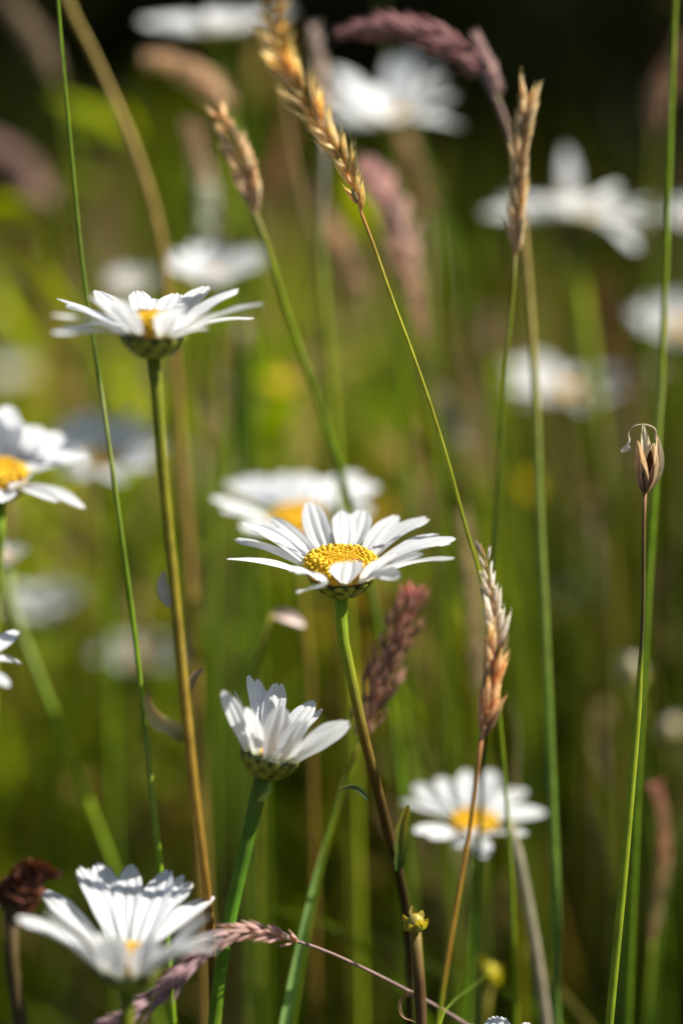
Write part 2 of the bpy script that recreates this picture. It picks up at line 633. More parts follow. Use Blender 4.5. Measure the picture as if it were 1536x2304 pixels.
def seed_grass(label, head, stem, stem_w, n=24, L=70, W=26, spread=20, style='two', c0=TAN, c1=TAN, cols=None, k=None, seed=3,
               split=False, awn=0.3, lem=3, env=None, stem_cols=None, extra=None, group=G_SEED, name='seed_grass', ground=True, base_r=0.0):
    """head: pixels from the base of the seed head to its tip (px, py, k); stem: on downwards from the base"""
    rnd = random.Random(seed)

    def papery(c):
        return tuple(min(.85, x) for x in clerp(tuple(v * 1.25 for v in c), (.85, .66, .52), .27))
    c0, c1 = papery(c0), papery(c1)
    cols = [(t_, papery(c_)) for t_, c_ in cols] if cols else None
    H = [at(*h) for h in head]
    S = [H[0]] + [at(*s) for s in stem]
    nv = len(S)
    if ground:
        S += to_ground(S[-1], S[-2], rnd)
    u = pix(head[0][2])
    root = thing(name, label, 'grass', (S[-1].x, S[-1].y, max(0, S[-1].z) if not ground else 0), group)
    mb = MB()
    pts = spline(S, 70)
    sw = stem_w * u / 2 * 0.78
    sc_ = shown(S, nv, stem_cols or [(0, OLIVE), (.3, LIME), (1, GREEN)])
    tube(mb, pts, lambda t: sw * (0.8 + 0.3 * smooth(0, .4, t)), sc_, 12, 0.04, 6)
    mb.build('stem', M_STEM, root, S[0])
    hp = spline(H, 60)
    fr = frames(hp)
    mb = MB()
    tube(mb, hp, lambda t: sw * (0.8 - 0.55 * t), [(0, c0), (1, c1)], 8)
    hmb = mb
    objs = []
    side0 = None
    items = []
    for i in range(n):
        t = (i + 0.2) / n * 0.97
        f = t * 59
        j = min(58, int(f))
        p = hp[j].lerp(hp[j + 1], f - j)
        tg, sd, nn = fr[j]
        if style == 'two':
            a = (0 if i % 2 == 0 else math.pi) + rnd.uniform(-.5, .5)
        elif style == 'one':
            a = rnd.uniform(-1.0, 1.0) + rnd.choice((0, math.pi)) * .25
        else:
            a = i * 2.39996 + rnd.uniform(-.4, .4)
        e = env(t) if env else (0.65 + 0.35 * math.sin(min(1, t * 1.2 + .15) * math.pi))
        rdv = sd * math.cos(a) + nn * math.sin(a)
        an = math.radians(spread * rnd.uniform(.6, 1.3))
        d = (tg * math.cos(an) + rdv * math.sin(an)).normalized()
        cc0 = ramp(cols, t) if cols else c0
        cc1 = tuple(min(.8, x * 1.25) for x in cc0) if cols else c1
        items.append((p + rdv * (sw * 0.8 + base_r * u * e * rnd.random()), d, rdv, L * u * e * rnd.uniform(.85, 1.15), W * u * e * rnd.uniform(.85, 1.15), cc0, cc1))
    if split:
        ho = hmb.build('seed_head', M_SEED, root, hp[0])
        for it in items:
            m = spikelet_mesh(*it, rnd, lem, awn)
            m.build('spikelet', M_SEED, ho, it[0])
    else:
        for it in items:
            add_spikelet(hmb, *it, rnd, lem, awn, 5)
        ho = hmb.build('seed_head', M_FLUFF if style == 'all' and seed not in (41, 43) else M_SEED, root, hp[0])
    if extra:
        extra(root, S, rnd)
    return root, ho


def bare_grass(label, path, width, cols, seed=5, flat=False, name='grass_stem', group='long grass stems and blades', ground=True, taper=True, nodes=(), sides=10):
    rnd = random.Random(seed)
    S = [at(*p) for p in path]
    nv = len(S)
    if ground:
        S += to_ground(S[-1], S[-2], rnd)
    vis = shown(S, nv, [(1, 0)])[0][0]
    cols = shown(S, nv, cols)
    u = pix(path[0][2])
    pts = spline(S, 90)
    mb = MB()
    wv = width * u
    root = thing(name, label, 'grass', (S[-1].x, S[-1].y, 0 if ground else S[-1].z), group)
    if flat:
        blade(mb, pts, lambda t: wv * (min(1, 0.06 + t * 3.0) if taper else 1), cols, 0.5, 7, face=-FWD)
        mb.build('leaf_blade', M_BLADE, root, S[-1])
    else:
        def rf(t):
            r = wv / 2 * 0.84 * (0.55 + 0.45 * smooth(0, .5, t) if taper else 1)
            for nd in nodes:
                r *= (1 + 0.30 * math.exp(-((t - nd * vis) / 0.006) ** 2)) * (1.0 if t > nd * vis else .86)
            return r
        tube(mb, pts, rf, cols, 14, 0.05, 5)
        mb.build('stem', M_STEM, root, S[-1])
    return root, pts

# ================================================================== the setting
def soil():
    me = bpy.data.meshes.new('ground')
    N = 60
    V, F = [], []
    for i in range(N + 1):
        for j in range(N + 1):
            x = (j / N - 0.5) * 2
            y = (i / N - 0.5) * 2
            x = math.copysign(abs(x) ** 3, x) * 200
            y = math.copysign(abs(y) ** 3, y) * 200 + 1
            z = -0.006 + 0.008 * math.sin(x * 7.1) * math.cos(y * 6.3) if abs(x) < 6 and abs(y) < 8 else -0.01
            V.append((x, y, z))
    for i in range(N):
        for j in range(N):
            a = i * (N + 1) + j
            F.append((a, a + 1, a + N + 2, a + N + 1))
    me.from_pydata(V, [], F)
    m = bpy.data.materials.new('soil'); m.use_nodes = True
    n, l = m.node_tree.nodes, m.node_tree.links
    b = n['Principled BSDF']; b.inputs['Roughness'].default_value = 0.95
    no = n.new('ShaderNodeTexNoise'); no.inputs['Scale'].default_value = 40; no.inputs['Detail'].default_value = 8
    tc = n.new('ShaderNodeTexCoord'); l.new(tc.outputs['Object'], no.inputs['Vector'])
    cr = n.new('ShaderNodeValToRGB')
    cr.color_ramp.elements[0].color = (0.012, 0.010, 0.005, 1); cr.color_ramp.elements[1].color = (0.05, 0.045, 0.016, 1)
    cr.color_ramp.elements[0].position = 0.35; cr.color_ramp.elements[1].position = 0.7
    l.new(no.outputs['Fac'], cr.inputs[0]); l.new(cr.outputs[0], b.inputs['Base Color'])
    bp = n.new('ShaderNodeBump'); bp.inputs['Distance'].default_value = 0.01; bp.inputs['Strength'].default_value = 0.6
    l.new(no.outputs['Fac'], bp.inputs['Height']); l.new(bp.outputs[0], b.inputs['Normal'])
    me.materials.append(m)
    o = bpy.data.objects.new('ground', me); col.objects.link(o)
    o['kind'] = 'structure'


soil()

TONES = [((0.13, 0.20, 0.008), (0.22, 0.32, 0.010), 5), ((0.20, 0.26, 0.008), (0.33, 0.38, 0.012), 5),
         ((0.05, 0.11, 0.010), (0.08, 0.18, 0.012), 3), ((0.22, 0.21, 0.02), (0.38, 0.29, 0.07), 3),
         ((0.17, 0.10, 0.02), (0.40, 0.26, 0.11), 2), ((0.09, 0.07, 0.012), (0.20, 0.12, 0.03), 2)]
TW = [t[2] for t in TONES]


def blades_mass(name, count, place, hgt, wid, seed, lean=0.35):
    """one mass of grass: V-folded bent strips, vectorised"""
    rn = np.random.default_rng(seed)
    S = 6
    V = np.zeros((count, S, 3, 3)); C = np.ones((count, S, 3, 4)); P = np.zeros((count, S, 3, 3))
    xy = place(rn, count)
    H = hgt(rn, count, xy); Wd = wid(rn, count)
    az = rn.uniform(0, 6.283, count); ln = np.minimum(np.abs(rn.normal(0, lean, count)), 1.5 * lean) * H
    fa = rn.uniform(0, 6.283, count)
    tn = rn.choice(len(TONES), count, p=np.array(TW) / sum(TW))
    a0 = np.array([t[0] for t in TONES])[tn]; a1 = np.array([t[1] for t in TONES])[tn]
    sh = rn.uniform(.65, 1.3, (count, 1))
    for i in range(S):
        t = i / (S - 1)
        cx = xy[:, 0] + np.cos(az) * ln * t ** 2
        sy_ = np.sin(az)
        cy = xy[:, 1] + np.where(sy_ < 0, sy_ * .25, sy_) * ln * t ** 2
        cz = H * (t - 0.12 * t * t * (ln / H))
        ww = Wd * min(1, 0.7 + 0.9 * t) * (1 - t ** 3) + 0.0003
        sx, sy = np.cos(fa), np.sin(fa)
        for j, u in enumerate((-1, 0, 1)):
            V[:, i, j, 0] = cx + sx * u * ww / 2 - sy * abs(u) * ww * .25
            V[:, i, j, 1] = cy + sy * u * ww / 2 + sx * abs(u) * ww * .25
            V[:, i, j, 2] = cz
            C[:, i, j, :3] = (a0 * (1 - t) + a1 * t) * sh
            P[:, i, j, 0] = u; P[:, i, j, 1] = t
    idx = np.arange(count)[:, None] * (S * 3)
    q = []
    for i in range(S - 1):
        for j in range(2):
            a = i * 3 + j
            q.append([a, a + 1, a + 4, a + 3])
    F = (idx[:, None, :] + np.array(q)[None]).reshape(-1, 4)
    me = bpy.data.meshes.new(name)
    Vf = V.reshape(-1, 3)
    me.vertices.add(len(Vf)); me.vertices.foreach_set('co', Vf.ravel())
    me.loops.add(F.size); me.loops.foreach_set('vertex_index', F.ravel().astype(np.int32))
    me.polygons.add(len(F)); me.polygons.foreach_set('loop_start', np.arange(len(F), dtype=np.int32) * 4)
    me.update(calc_edges=True)
    a = me.attributes.new('pigment', 'FLOAT_COLOR', 'POINT'); a.data.foreach_set('color', C.reshape(-1).astype(np.float32))
    me.polygons.foreach_set('use_smooth', np.ones(len(F), dtype=bool))
    me.materials.append(M_GRASS)
    me.validate()
    o = bpy.data.objects.new(name, me); col.objects.link(o)
    o['kind'] = 'stuff'
    return o


def place_meadow(rn, n):
    """tussocks of meadow grass that start behind the sharp flowers, wider than the picture on both sides"""
    m = 130
    cy = 1.36 + 0.6 * rn.random(m)
    cx = rn.uniform(-1, 1, m) * (0.16 + 0.24 * cy) * 1.3
    i = rn.integers(0, m, n)
    sp = 0.018 + 0.020 * cy[i]
    y = cy[i] + rn.normal(0, 1, n) * sp
    x = cx[i] + rn.normal(0, 1, n) * sp
    loose = rn.random(n) < 0.15
    y2 = 1.05 + 0.9 * rn.random(n)
    x2 = rn.uniform(-1, 1, n) * (0.16 + 0.24 * y2) * 1.3
    return np.stack([np.where(loose, x2, x), np.maximum(0.95, np.where(loose, y2, y))], 1)


def height_meadow(rn, n, xy):
    h = 0.14 + 0.22 * rn.random(n) ** 1.2
    tall = rn.random(n) < 0.08
    h = np.where(tall, h + 0.14 * rn.random(n), h)
    patch = 0.5 + 0.5 * np.sin(xy[:, 0] * 13 + 1.3) * np.sin(xy[:, 1] * 8.0 + 0.6)
    return h * (0.55 + 0.75 * patch)


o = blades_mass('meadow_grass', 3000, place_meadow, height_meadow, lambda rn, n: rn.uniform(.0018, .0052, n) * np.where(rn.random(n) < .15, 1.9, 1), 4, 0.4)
o['label'] = 'tussocks of green and straw coloured grass filling the meadow'


def place_mid(rn, n):
    y = 0.65 + 0.55 * rn.random(n)
    x = rn.uniform(-1, 1, n) * (0.155 * y + 0.05)
    return np.stack([x, y], 1)


o = blades_mass('loose_grass', 820, place_mid, lambda rn, n, xy: 0.17 + 0.30 * rn.random(n), lambda rn, n: np.where(rn.random(n) < .4, rn.uniform(.0008, .0016, n), rn.uniform(.0014, .0046, n)), 27, 0.5)
o['label'] = 'loose crossing blades of grass just behind the daisies'


def place_cross(rn, n):
    y = 0.585 + 0.30 * rn.random(n)
    x = rn.uniform(-1, 1, n) * (0.155 * y + 0.07)
    return np.stack([x, y], 1)


o = blades_mass('crossing_grass', 340, place_cross, lambda rn, n, xy: 0.20 + 0.24 * rn.random(n), lambda rn, n: rn.uniform(.0009, .0026, n), 52, 0.85)
o['label'] = 'thin bent grass blades crossing each other behind the daisies'


def place_side(rn, n):
    y = rn.uniform(0.42, 1.6, n)
    x = (0.16 * y + 0.055) + 0.26 * rn.random(n)
    return np.stack([x, y], 1)


o = blades_mass('side_shade_grass', 5000, place_side, lambda rn, n, xy: rn.uniform(.78, 1.15, n) * np.interp(xy[:, 1], [.3, .5, .62, .85, 1.6], [.30, .33, .46, .58, .62]), lambda rn, n: rn.uniform(.002, .006, n), 14, 0.07)  # unseen stand of grass, added to shade the low background
o['label'] = 'tall dense grass added out of view on the right to shade the low meadow'


def place_low(rn, n):
    y = rn.uniform(0.18, 0.80, n)
    x = rn.uniform(-1, 1, n) * 0.45
    return np.stack([x, y], 1)


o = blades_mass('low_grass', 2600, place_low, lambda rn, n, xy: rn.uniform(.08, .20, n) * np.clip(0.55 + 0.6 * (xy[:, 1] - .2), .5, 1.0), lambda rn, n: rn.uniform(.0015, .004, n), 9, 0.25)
o['label'] = 'short shaded grass around the foot of the daisies'


def undergrowth():
    """lumpy bank of leaves and dead stems, sunlit and shaded patches put into their pigment, that closes the view behind the meadow"""
    rn = np.random.default_rng(8)
    m = 150
    lx = rn.uniform(-1.3, 1.3, m); ly = 1.85 + 0.9 * rn.random(m); lz = rn.uniform(0.0, 1.15, m) * np.clip((ly - 1.5) / .7, .35, 1)
    lr = rn.uniform(.06, .16, m)
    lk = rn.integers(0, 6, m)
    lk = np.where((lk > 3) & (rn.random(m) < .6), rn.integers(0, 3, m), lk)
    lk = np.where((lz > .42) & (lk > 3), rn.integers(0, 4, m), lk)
    lk = np.where((lz < .30) & (lx < .15) & (rn.random(m) < .6), rn.integers(4, 6, m), lk)  # bright pigment low on the left paints sunlit patches on the bank
    n = 42000
    i = rn.integers(0, m, n)
    d = rn.normal(size=(n, 3)); d /= np.linalg.norm(d, axis=1)[:, None]
    rad = lr[i] * rn.random(n) ** .4
    c = np.stack([lx[i], ly[i], lz[i]], 1) + d * rad[:, None]
    back = rn.random(n) < .5
    c[back] = np.stack([rn.uniform(-1.5, 1.5, n), 2.7 + rn.random(n) * .7, rn.random(n) * 1.35], 1)[back]
    c[:, 2] = np.abs(c[:, 2])
    a = rn.normal(size=(n, 3)); a /= np.linalg.norm(a, axis=1)[:, None]
    b = rn.normal(size=(n, 3)); b -= a * (a * b).sum(1)[:, None]; b /= np.linalg.norm(b, axis=1)[:, None]
    s = (rn.uniform(.012, .034, n) * np.where(back, 1.9, 1))[:, None]
    V = np.stack([c - a * s, c + b * s * .4, c + a * s, c - b * s * .4], 1).reshape(-1, 3)
    F = np.arange(4 * n).reshape(n, 4)
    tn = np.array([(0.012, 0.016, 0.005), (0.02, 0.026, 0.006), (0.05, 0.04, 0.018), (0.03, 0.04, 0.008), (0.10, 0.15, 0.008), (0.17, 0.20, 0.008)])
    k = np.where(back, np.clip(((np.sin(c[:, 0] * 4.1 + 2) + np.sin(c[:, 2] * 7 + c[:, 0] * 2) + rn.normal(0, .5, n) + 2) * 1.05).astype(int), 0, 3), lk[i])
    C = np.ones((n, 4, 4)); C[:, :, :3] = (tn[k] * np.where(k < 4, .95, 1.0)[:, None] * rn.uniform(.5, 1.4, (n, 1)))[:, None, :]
    me = bpy.data.meshes.new('undergrowth')
    me.from_pydata(V.tolist(), [], F.tolist())
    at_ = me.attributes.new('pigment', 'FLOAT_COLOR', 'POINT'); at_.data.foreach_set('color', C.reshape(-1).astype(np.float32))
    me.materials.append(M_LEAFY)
    o = bpy.data.objects.new('undergrowth', me); col.objects.link(o)
    o['kind'] = 'stuff'
    o['label'] = 'bank of leaves behind the meadow, painted dark as shade with sunlit patches'


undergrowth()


def ground_leaves():
    """mat of small leaves and dead litter, coloured dark in place of shade, that covers the soil between the stems"""
    rn = np.random.default_rng(18)
    n = 9000
    x = rn.uniform(-.5, .5, n); y = rn.uniform(.3, 1.9, n); z = 0.10 * rn.random(n) ** 1.5 * (0.6 + .4 * np.sin(x * 31) * np.sin(y * 27))
    c = np.stack([x, y, z], 1)
    a = rn.normal(size=(n, 3)) * (1, 1, .5); a /= np.linalg.norm(a, axis=1)[:, None]
    b = rn.normal(size=(n, 3)); b -= a * (a * b).sum(1)[:, None]; b /= np.linalg.norm(b, axis=1)[:, None]
    s_ = rn.uniform(.006, .022, n)[:, None]
    V = np.stack([c - a * s_, c + b * s_ * .35, c + a * s_, c - b * s_ * .35], 1).reshape(-1, 3)
    tn = np.array([(0.018, 0.035, 0.006), (0.03, 0.05, 0.006), (0.04, 0.028, 0.012), (0.015, 0.02, 0.006), (0.07, 0.055, 0.025)])  # dark pigments stand in for the shade low between the stems
    C = np.ones((n, 4, 4)); C[:, :, :3] = (tn[rn.choice(5, n, p=[.3, .25, .2, .17, .08])] * rn.uniform(.6, 1.4, (n, 1)))[:, None, :]
    me = bpy.data.meshes.new('ground_leaves')
    me.from_pydata(V.tolist(), [], np.arange(4 * n).reshape(n, 4).tolist())
    at_ = me.attributes.new('pigment', 'FLOAT_COLOR', 'POINT'); at_.data.foreach_set('color', C.reshape(-1).astype(np.float32))
    me.materials.append(M_LEAFY)
    o = bpy.data.objects.new('ground_leaves', me); col.objects.link(o)
    o['kind'] = 'stuff'
    o['label'] = 'mat of leaves and litter on the soil, coloured dark as shade'


ground_leaves()


def herbs():
    """clumps of broader meadow leaves: dock, clover and young daisy foliage"""
    rn = np.random.default_rng(41)
    V, C = [], []
    tones = [(0.19, 0.27, 0.008), (0.30, 0.35, 0.010), (0.08, 0.14, 0.008), (0.035, 0.055, 0.006), (0.36, 0.25, 0.07)]
    for q in range(150):
        y = .64 + .75 * rn.random() ** 1.5
        x = rn.uniform(-1, .75) * (.155 * y + .05)
        hz = rn.uniform(.10, .38) if x < .04 else rn.uniform(.05, .26)
        hz = min(hz, .435 - .16 * y)
        t = np.array(tones[rn.choice(5, p=[.24, .28, .18, .18, .12])])
        n = rn.integers(16, 46)
        sp = rn.uniform(.012, .035)
        for i in range(n):
            c = np.array([x, y, hz]) + rn.normal(size=3) * (sp, sp, sp * 1.8)
            c[2] = max(.005, c[2])
            a = rn.normal(size=3) * (1, 1, 1.4); a /= np.linalg.norm(a)
            b = rn.normal(size=3); b -= a * a.dot(b); b /= np.linalg.norm(b)
            nn = np.cross(a, b)
            L = rn.uniform(.006, .016); w_ = L * rn.uniform(.22, .45)
            V += [c - a * L, c - a * L * .2 + b * w_ + nn * w_ * .4, c + a * L, c - a * L * .2 - b * w_ + nn * w_ * .4]
            cc = t * rn.uniform(.6, 1.3)
            C += [(cc[0], cc[1], cc[2], 1)] * 4
        foot = np.array([x, y, 0.0])
        for i in range(5):
            p = np.array([x, y, hz]) + rn.normal(size=3) * sp * .6
            V += [foot + (-.0006, 0, 0), foot + (.0006, 0, 0), p + (.0005, 0, 0), p - (.0005, 0, 0)]
            C += [(t[0], t[1], t[2], 1)] * 4
    me = bpy.data.meshes.new('herb_foliage')
    me.from_pydata([tuple(v) for v in V], [], np.arange(len(V)).reshape(-1, 4).tolist())
    at_ = me.attributes.new('pigment', 'FLOAT_COLOR', 'POINT'); at_.data.foreach_set('color', np.array(C, dtype=np.float32).ravel())
    me.materials.append(M_GRASS)
    o = bpy.data.objects.new('herb_foliage', me); col.objects.link(o)
    o['kind'] = 'stuff'
    o['label'] = 'clumps of bright and dark meadow leaves between the grass'


herbs()


def tangle():
    """small pale seed heads and dead bits added as bright blurred specks in the grass behind"""
    rnd = random.Random(77)
    mb = MB()
    for q in range(330):
        y = .60 + .6 * rnd.random() ** 1.3
        x = rnd.uniform(-1, 1) * (.155 * y + .04)
        z = rnd.uniform(.08, .40)
        p = Vector((x, y, z))
        c = rnd.choice([(0.5, 0.36, 0.2), (0.42, 0.26, 0.2), (0.6, 0.52, 0.36), (0.36, 0.36, 0.06), (0.3, 0.15, 0.07)])
        ax = Vector((rnd.gauss(0, .4), rnd.gauss(0, .4), 1)).normalized()
        nseg = rnd.randint(3, 11)
        foot = Vector((x + rnd.gauss(0, .02), y + rnd.gauss(0, .02), 0))
        tube(mb, spline([p, p.lerp(foot, .5) - Vector((ax.x, ax.y, 0)) * .02, foot], 8), .0006, [(0, c), (.2, OLIVE), (1, GREEN)], 5)
        for e in range(nseg):
            dd = (ax + Vector((rnd.gauss(0, .3), rnd.gauss(0, .3), 0))).normalized()
            nn = dd.cross(Vector((rnd.gauss(0, 1), rnd.gauss(0, 1), .1))).normalized()
            lemma(mb, p + ax * (e * .0035) , dd, nn, rnd.uniform(.005, .009), rnd.uniform(.002, .0035), c, tuple(min(.8, v * 1.2) for v in c), rnd, .7, 5)
    o = mb.build('distant_seed_heads', M_SEED)
    o['kind'] = 'stuff'
    o['label'] = 'scattered small seed heads added as blurred bright specks among the grass behind'


tangle()

# ================================================================== daisies
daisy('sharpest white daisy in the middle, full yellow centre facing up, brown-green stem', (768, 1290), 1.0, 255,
      [(769, 1420), (785, 1500), (815, 1640), (868, 1850, 1.02), (915, 2060, 1.05), (925, 2304, 1.08)], 84, (0.0, 0.13), hi=True, stem_w=27, seed=1,
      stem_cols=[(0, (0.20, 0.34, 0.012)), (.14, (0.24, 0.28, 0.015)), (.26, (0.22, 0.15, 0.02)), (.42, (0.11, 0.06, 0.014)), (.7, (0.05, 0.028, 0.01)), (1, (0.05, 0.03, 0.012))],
      dome=0.46, cup_d=0.56, inv=.84,
      petals=[(510, 1257, -1, 30, 185), (543, 1256, -1, 38, 170), (527, 1214, 1, 40, 190), (543, 1175, 1, 38, 190), (576, 1182, 1, 48, 175), (606, 1166, 1, 40, 190),
              (697, 1130, 1, 52, 190), (768, 1147, 1, 48, 170), (816, 1147, 1, 60, 180), (895, 1159, 1, 42, 180), (966, 1164, 1, 54, 200),
              (986, 1201, 1, 34, 185), (1025, 1211, 1, 34, 200), (1015, 1222, 1, 30, 195), (1023, 1256, -1, 32, 200),
              (948, 1248, -1, 62, 185), (902, 1243, -1, 54, 180), (896, 1300, -1, 50, 150, .1, .3), (782, 1263, -1, 64, 165, .03, 0.0),
              (657, 1284, -1, 56, 150, .08, -.1), (676, 1331, -1, 46, 150, .03, .5)])

daisy('white daisy held high seen edge-on, dark cup beneath, tall olive stem', (345, 752), 0.96, 240,
      [(350, 850), (366, 1050), (400, 1400), (440, 1800), (462, 1990, .97), (474, 2100, 1.0), (482, 2310, 1.05)], 68, (0.03, 0.02), hi=True, stem_w=27, seed=2, cup_d=0.75, dome=0.7,
      stem_cols=[(0, (0.16, 0.2, 0.012)), (.2, (0.26, 0.23, 0.015)), (.45, (0.34, 0.21, 0.025)), (.8, (0.34, 0.18, 0.03)), (.86, (0.14, 0.08, 0.02)), (1, BROWN)],
      petals=[(119, 709, -1, 34, 230), (129, 671, 1, 30, 230), (144, 687, 1, 30, 210), (146, 738, 1, 34, 190), (118, 749, -1, 28, 225), (205, 664, -1, 52, 180),
              (214, 652, 1, 46, 180), (257, 671, -1, 50, 170), (310, 653, 1, 52, 165), (346, 671, 1, 40, 160), (400, 659, 1, 52, 165), (403, 688, -1, 54, 160),
              (469, 642, 1, 50, 175), (538, 649, 1, 42, 190), (470, 700, -1, 44, 170), (593, 682, -1, 36, 210), (571, 715, 1, 36, 190), (462, 738, -1, 44, 140)])

daisy('half open white daisy with upright petals like a cup and scaly green base', (607, 1698), 0.98, 200,
      [(578, 1800), (543, 1950), (505, 2130), (482, 2304)], 62, (0.27, -0.12), hi=True, stem_w=36, seed=3, cup_d=0.86, dome=0.04, dsc=.75, pw=.86, tone=.75,
      stem_cols=[(0, (0.12, 0.17, 0.02)), (.2, (0.08, 0.17, 0.012)), (.6, (0.10, 0.24, 0.012)), (1, GREEN)],
      petals=[(501, 1553, -1, 44, 165, .05, .9), (527, 1553, 1, 38, 160, .04, .6), (562, 1519, 1, 54, 175), (582, 1527, 1, 42, 175), (625, 1534, 1, 54, 170), (558, 1592, -1, 58, 125),
              (636, 1590, -1, 66, 125), (682, 1620, -1, 64, 120), (707, 1575, 1, 50, 150), (726, 1595, 1, 26, 150), (745, 1640, -1, 44, 135), (784, 1622, -1, 58, 165, .06, -.9)])

daisy('lowest large white daisy with upswept petals partly in shade, just off the ground', (287, 2172), 0.935, 235,
      [(287, 2260), (285, 2400)], 72, (-0.02, 0.08), hi=True, stem_w=33, seed=4, cup_d=0.6, dome=0.42, dsc=.8, pw=.92,
      petals=[(38, 2066, -1, 64, 250), (96, 2004, 1, 56, 250), (106, 2052, -1, 40, 230), (150, 2060, -1, 44, 200), (180, 1947, 1, 58, 250), (220, 1939, 1, 62, 250),
              (298, 1944, 1, 60, 240), (375, 1956, 1, 66, 245), (410, 1967, 1, 46, 245), (433, 1984, 1, 50, 235), (482, 2015, 1, 50, 260), (465, 2062, -1, 54, 230),
              (497, 2103, -1, 52, 250), (226, 2100, -1, 66, 150), (252, 2106, -1, 60, 140), (334, 2110, -1, 66, 140), (386, 2128, -1, 62, 150), (484, 2137, -1, 44, 230),
              (345, 2040, 1, 50, 170), (430, 2110, -1, 60, 180)])

daisy('blurred white daisy directly behind the sharpest one, its petals fanned upright', (668, 1178), 1.16, 200,
      [(672, 1300), (695, 1500), (700, 1700)], 62, (-0.02, 0.30), stem_w=20, seed=5,
      stem_cols=[(0, GREEN), (.3, (0.22, 0.17, 0.02)), (1, (0.20, 0.12, 0.02))],
      petals=[(478, 1124, -1, 58, 185), (512, 1082, 1, 58, 190), (545, 1074, 1, 52, 180), (575, 1069, 1, 52, 170), (632, 1064, 1, 54, 160), (686, 1062, 1, 54, 160), (744, 1076, 1, 54, 165),
              (810, 1066, 1, 58, 195), (850, 1092, 1, 54, 195), (838, 1146, 1, 46, 170), (545, 1190, -1, 56, 150), (640, 1212, -1, 56, 130), (700, 1205, -1, 52, 130), (500, 1150, -1, 56, 180), (790, 1180, -1, 50, 150)])

daisy('small white daisy low down with flat open petals, crossed by a brown stalk', (1066, 1858), 1.12, 165,
      [(1070, 1980), (1060, 2120), (1045, 2304)], 54, (0.02, 0.16), stem_w=22, seed=6, dome=0.3,
      stem_cols=[(0, GREEN), (1, GREEN)],
      petals=[(903, 1802, 1, 40, 140), (931, 1766, 1, 46, 150), (985, 1750, 1, 46, 135), (1048, 1733, 1, 44, 130), (1110, 1734, 1, 48, 130), (1180, 1776, 1, 40, 130), (1226, 1826, 1, 44, 130),
              (1184, 1878, -1, 38, 110), (1090, 1931, -1, 40, 110), (932, 1872, -1, 42, 120), (1028, 1908, -1, 38, 100), (1053, 1868, -1, 42, 90), (1105, 1880, -1, 40, 100), (965, 1885, -1, 40, 110), (1150, 1840, 1, 40, 100)])

daisy('white daisy cut off by the left border, wide grey-white petals and bright yolk centre', (2, 1080), 1.07, 200,
      [(0, 1180), (-10, 1500), (-20, 1900)], 62, (0.05, 0.22), stem_w=24, seed=7, dome=0.5, pw=1.22,
      petals=[(20, 911, 1, 48, 160), (52, 952, 1, 36, 150), (90, 958, 1, 60, 150), (140, 974, 1, 54, 165), (208, 1026, 1, 50, 170), (152, 1018, 1, 50, 130), (66, 1077, -1, 42, 75), (133, 1130, -1, 28, 130),
              (192, 1143, -1, 28, 160), (-30, 1000, 1, 50, 120), (-80, 960, 1, 50, 160), (-140, 1040, 1, 50, 150), (-150, 1100, -1, 50, 150), (-60, 1140, -1, 50, 130), (0, 1130, -1, 46, 110)])

daisy('blurred white daisy behind the one at the left border, petals fanned to one side', (228, 1040), 1.27, 135,
      [(230, 1150), (240, 1400)], 36, (0.1, 0.5), elev=26, n=17, seed=8, stem_w=18)
daisy('blurred white daisy just behind the edge-on daisy, upright pale petals', (480, 632), 1.24, 122,
      [(485, 760), (480, 1100)], 36, (0.0, 0.15), elev=32, n=22, seed=9, stem_w=18)
daisy('faint small white daisy peeping over the petals of the edge-on daisy', (305, 652), 1.36, 66,
      [(310, 760), (320, 1000)], 22, (-.05, .2), elev=38, n=14, seed=10, stem_w=14)
daisy('white daisy at the very top seen side-on against black shade', (490, 72), 1.31, 168,
      [(500, 200), (525, 500), (520, 900)], 50, (-0.10, -0.02), elev=17, n=21, seed=11, stem_w=26, stem_cols=[(0, GREEN), (.3, LIME), (1, GREEN)], cup_d=.45)
daisy('untidy blurred white daisy between the golden spike and the purple spike', (880, 270), 1.28, 165,
      [(890, 400), (900, 700)], 46, (-0.15, 0.15), elev=30, n=22, seed=12, stem_w=18, jit=24, droop={0: -18, 21: 20, 3: 62, 5: 58})
daisy('old white daisy with one petal standing up and ragged side petals over a dark cup', (1285, 492), 1.33, 195,
      [(1295, 640), (1320, 800), (1345, 1000)], 60, (0.03, -0.22), elev=14, n=23, seed=13, stem_w=46, cup_d=.95, dome=.8, tone=.4, jit=15, wid=38,
      stem_cols=[(0, (0.03, 0.03, 0.01)), (.12, LIME), (1, (0.17, 0.17, 0.02))], droop={6: 84, 20: -30, 21: -12}, skip=(8, 9))
daisy('soft blurred white daisy below the old drooping one', (1285, 888), 1.42, 150,
      [(1290, 1000), (1300, 1300)], 40, (0.02, 0.1), elev=14, n=18, seed=14, stem_w=22, jit=12)
daisy('bluish blurred white daisy cut by the right border', (1530, 745), 1.42, 110,
      [(1530, 900), (1530, 1300)], 32, (0.0, 0.3), elev=20, n=18, seed=15, stem_w=20)
daisy('sliver of a white daisy at the right border above the bluish one', (1570, 500), 1.36, 80,
      [(1572, 650), (1575, 1000)], 26, (0.0, 0.3), elev=24, n=16, seed=16, stem_w=20)
daisy('blurred bluish white daisy near the left border with a dark cup', (100, 1385), 1.38, 105,
      [(105, 1500), (110, 1700)], 30, (-0.05, 0.05), elev=36, n=18, seed=17, stem_w=18, cup_d=.8, tone=.5)
daisy('dim blurred white daisy left of the tall olive stem, low and flat', (312, 1492), 1.44, 112,
      [(315, 1600), (315, 1800)], 30, (0.0, 0.05), elev=17, n=18, seed=18, stem_w=16)
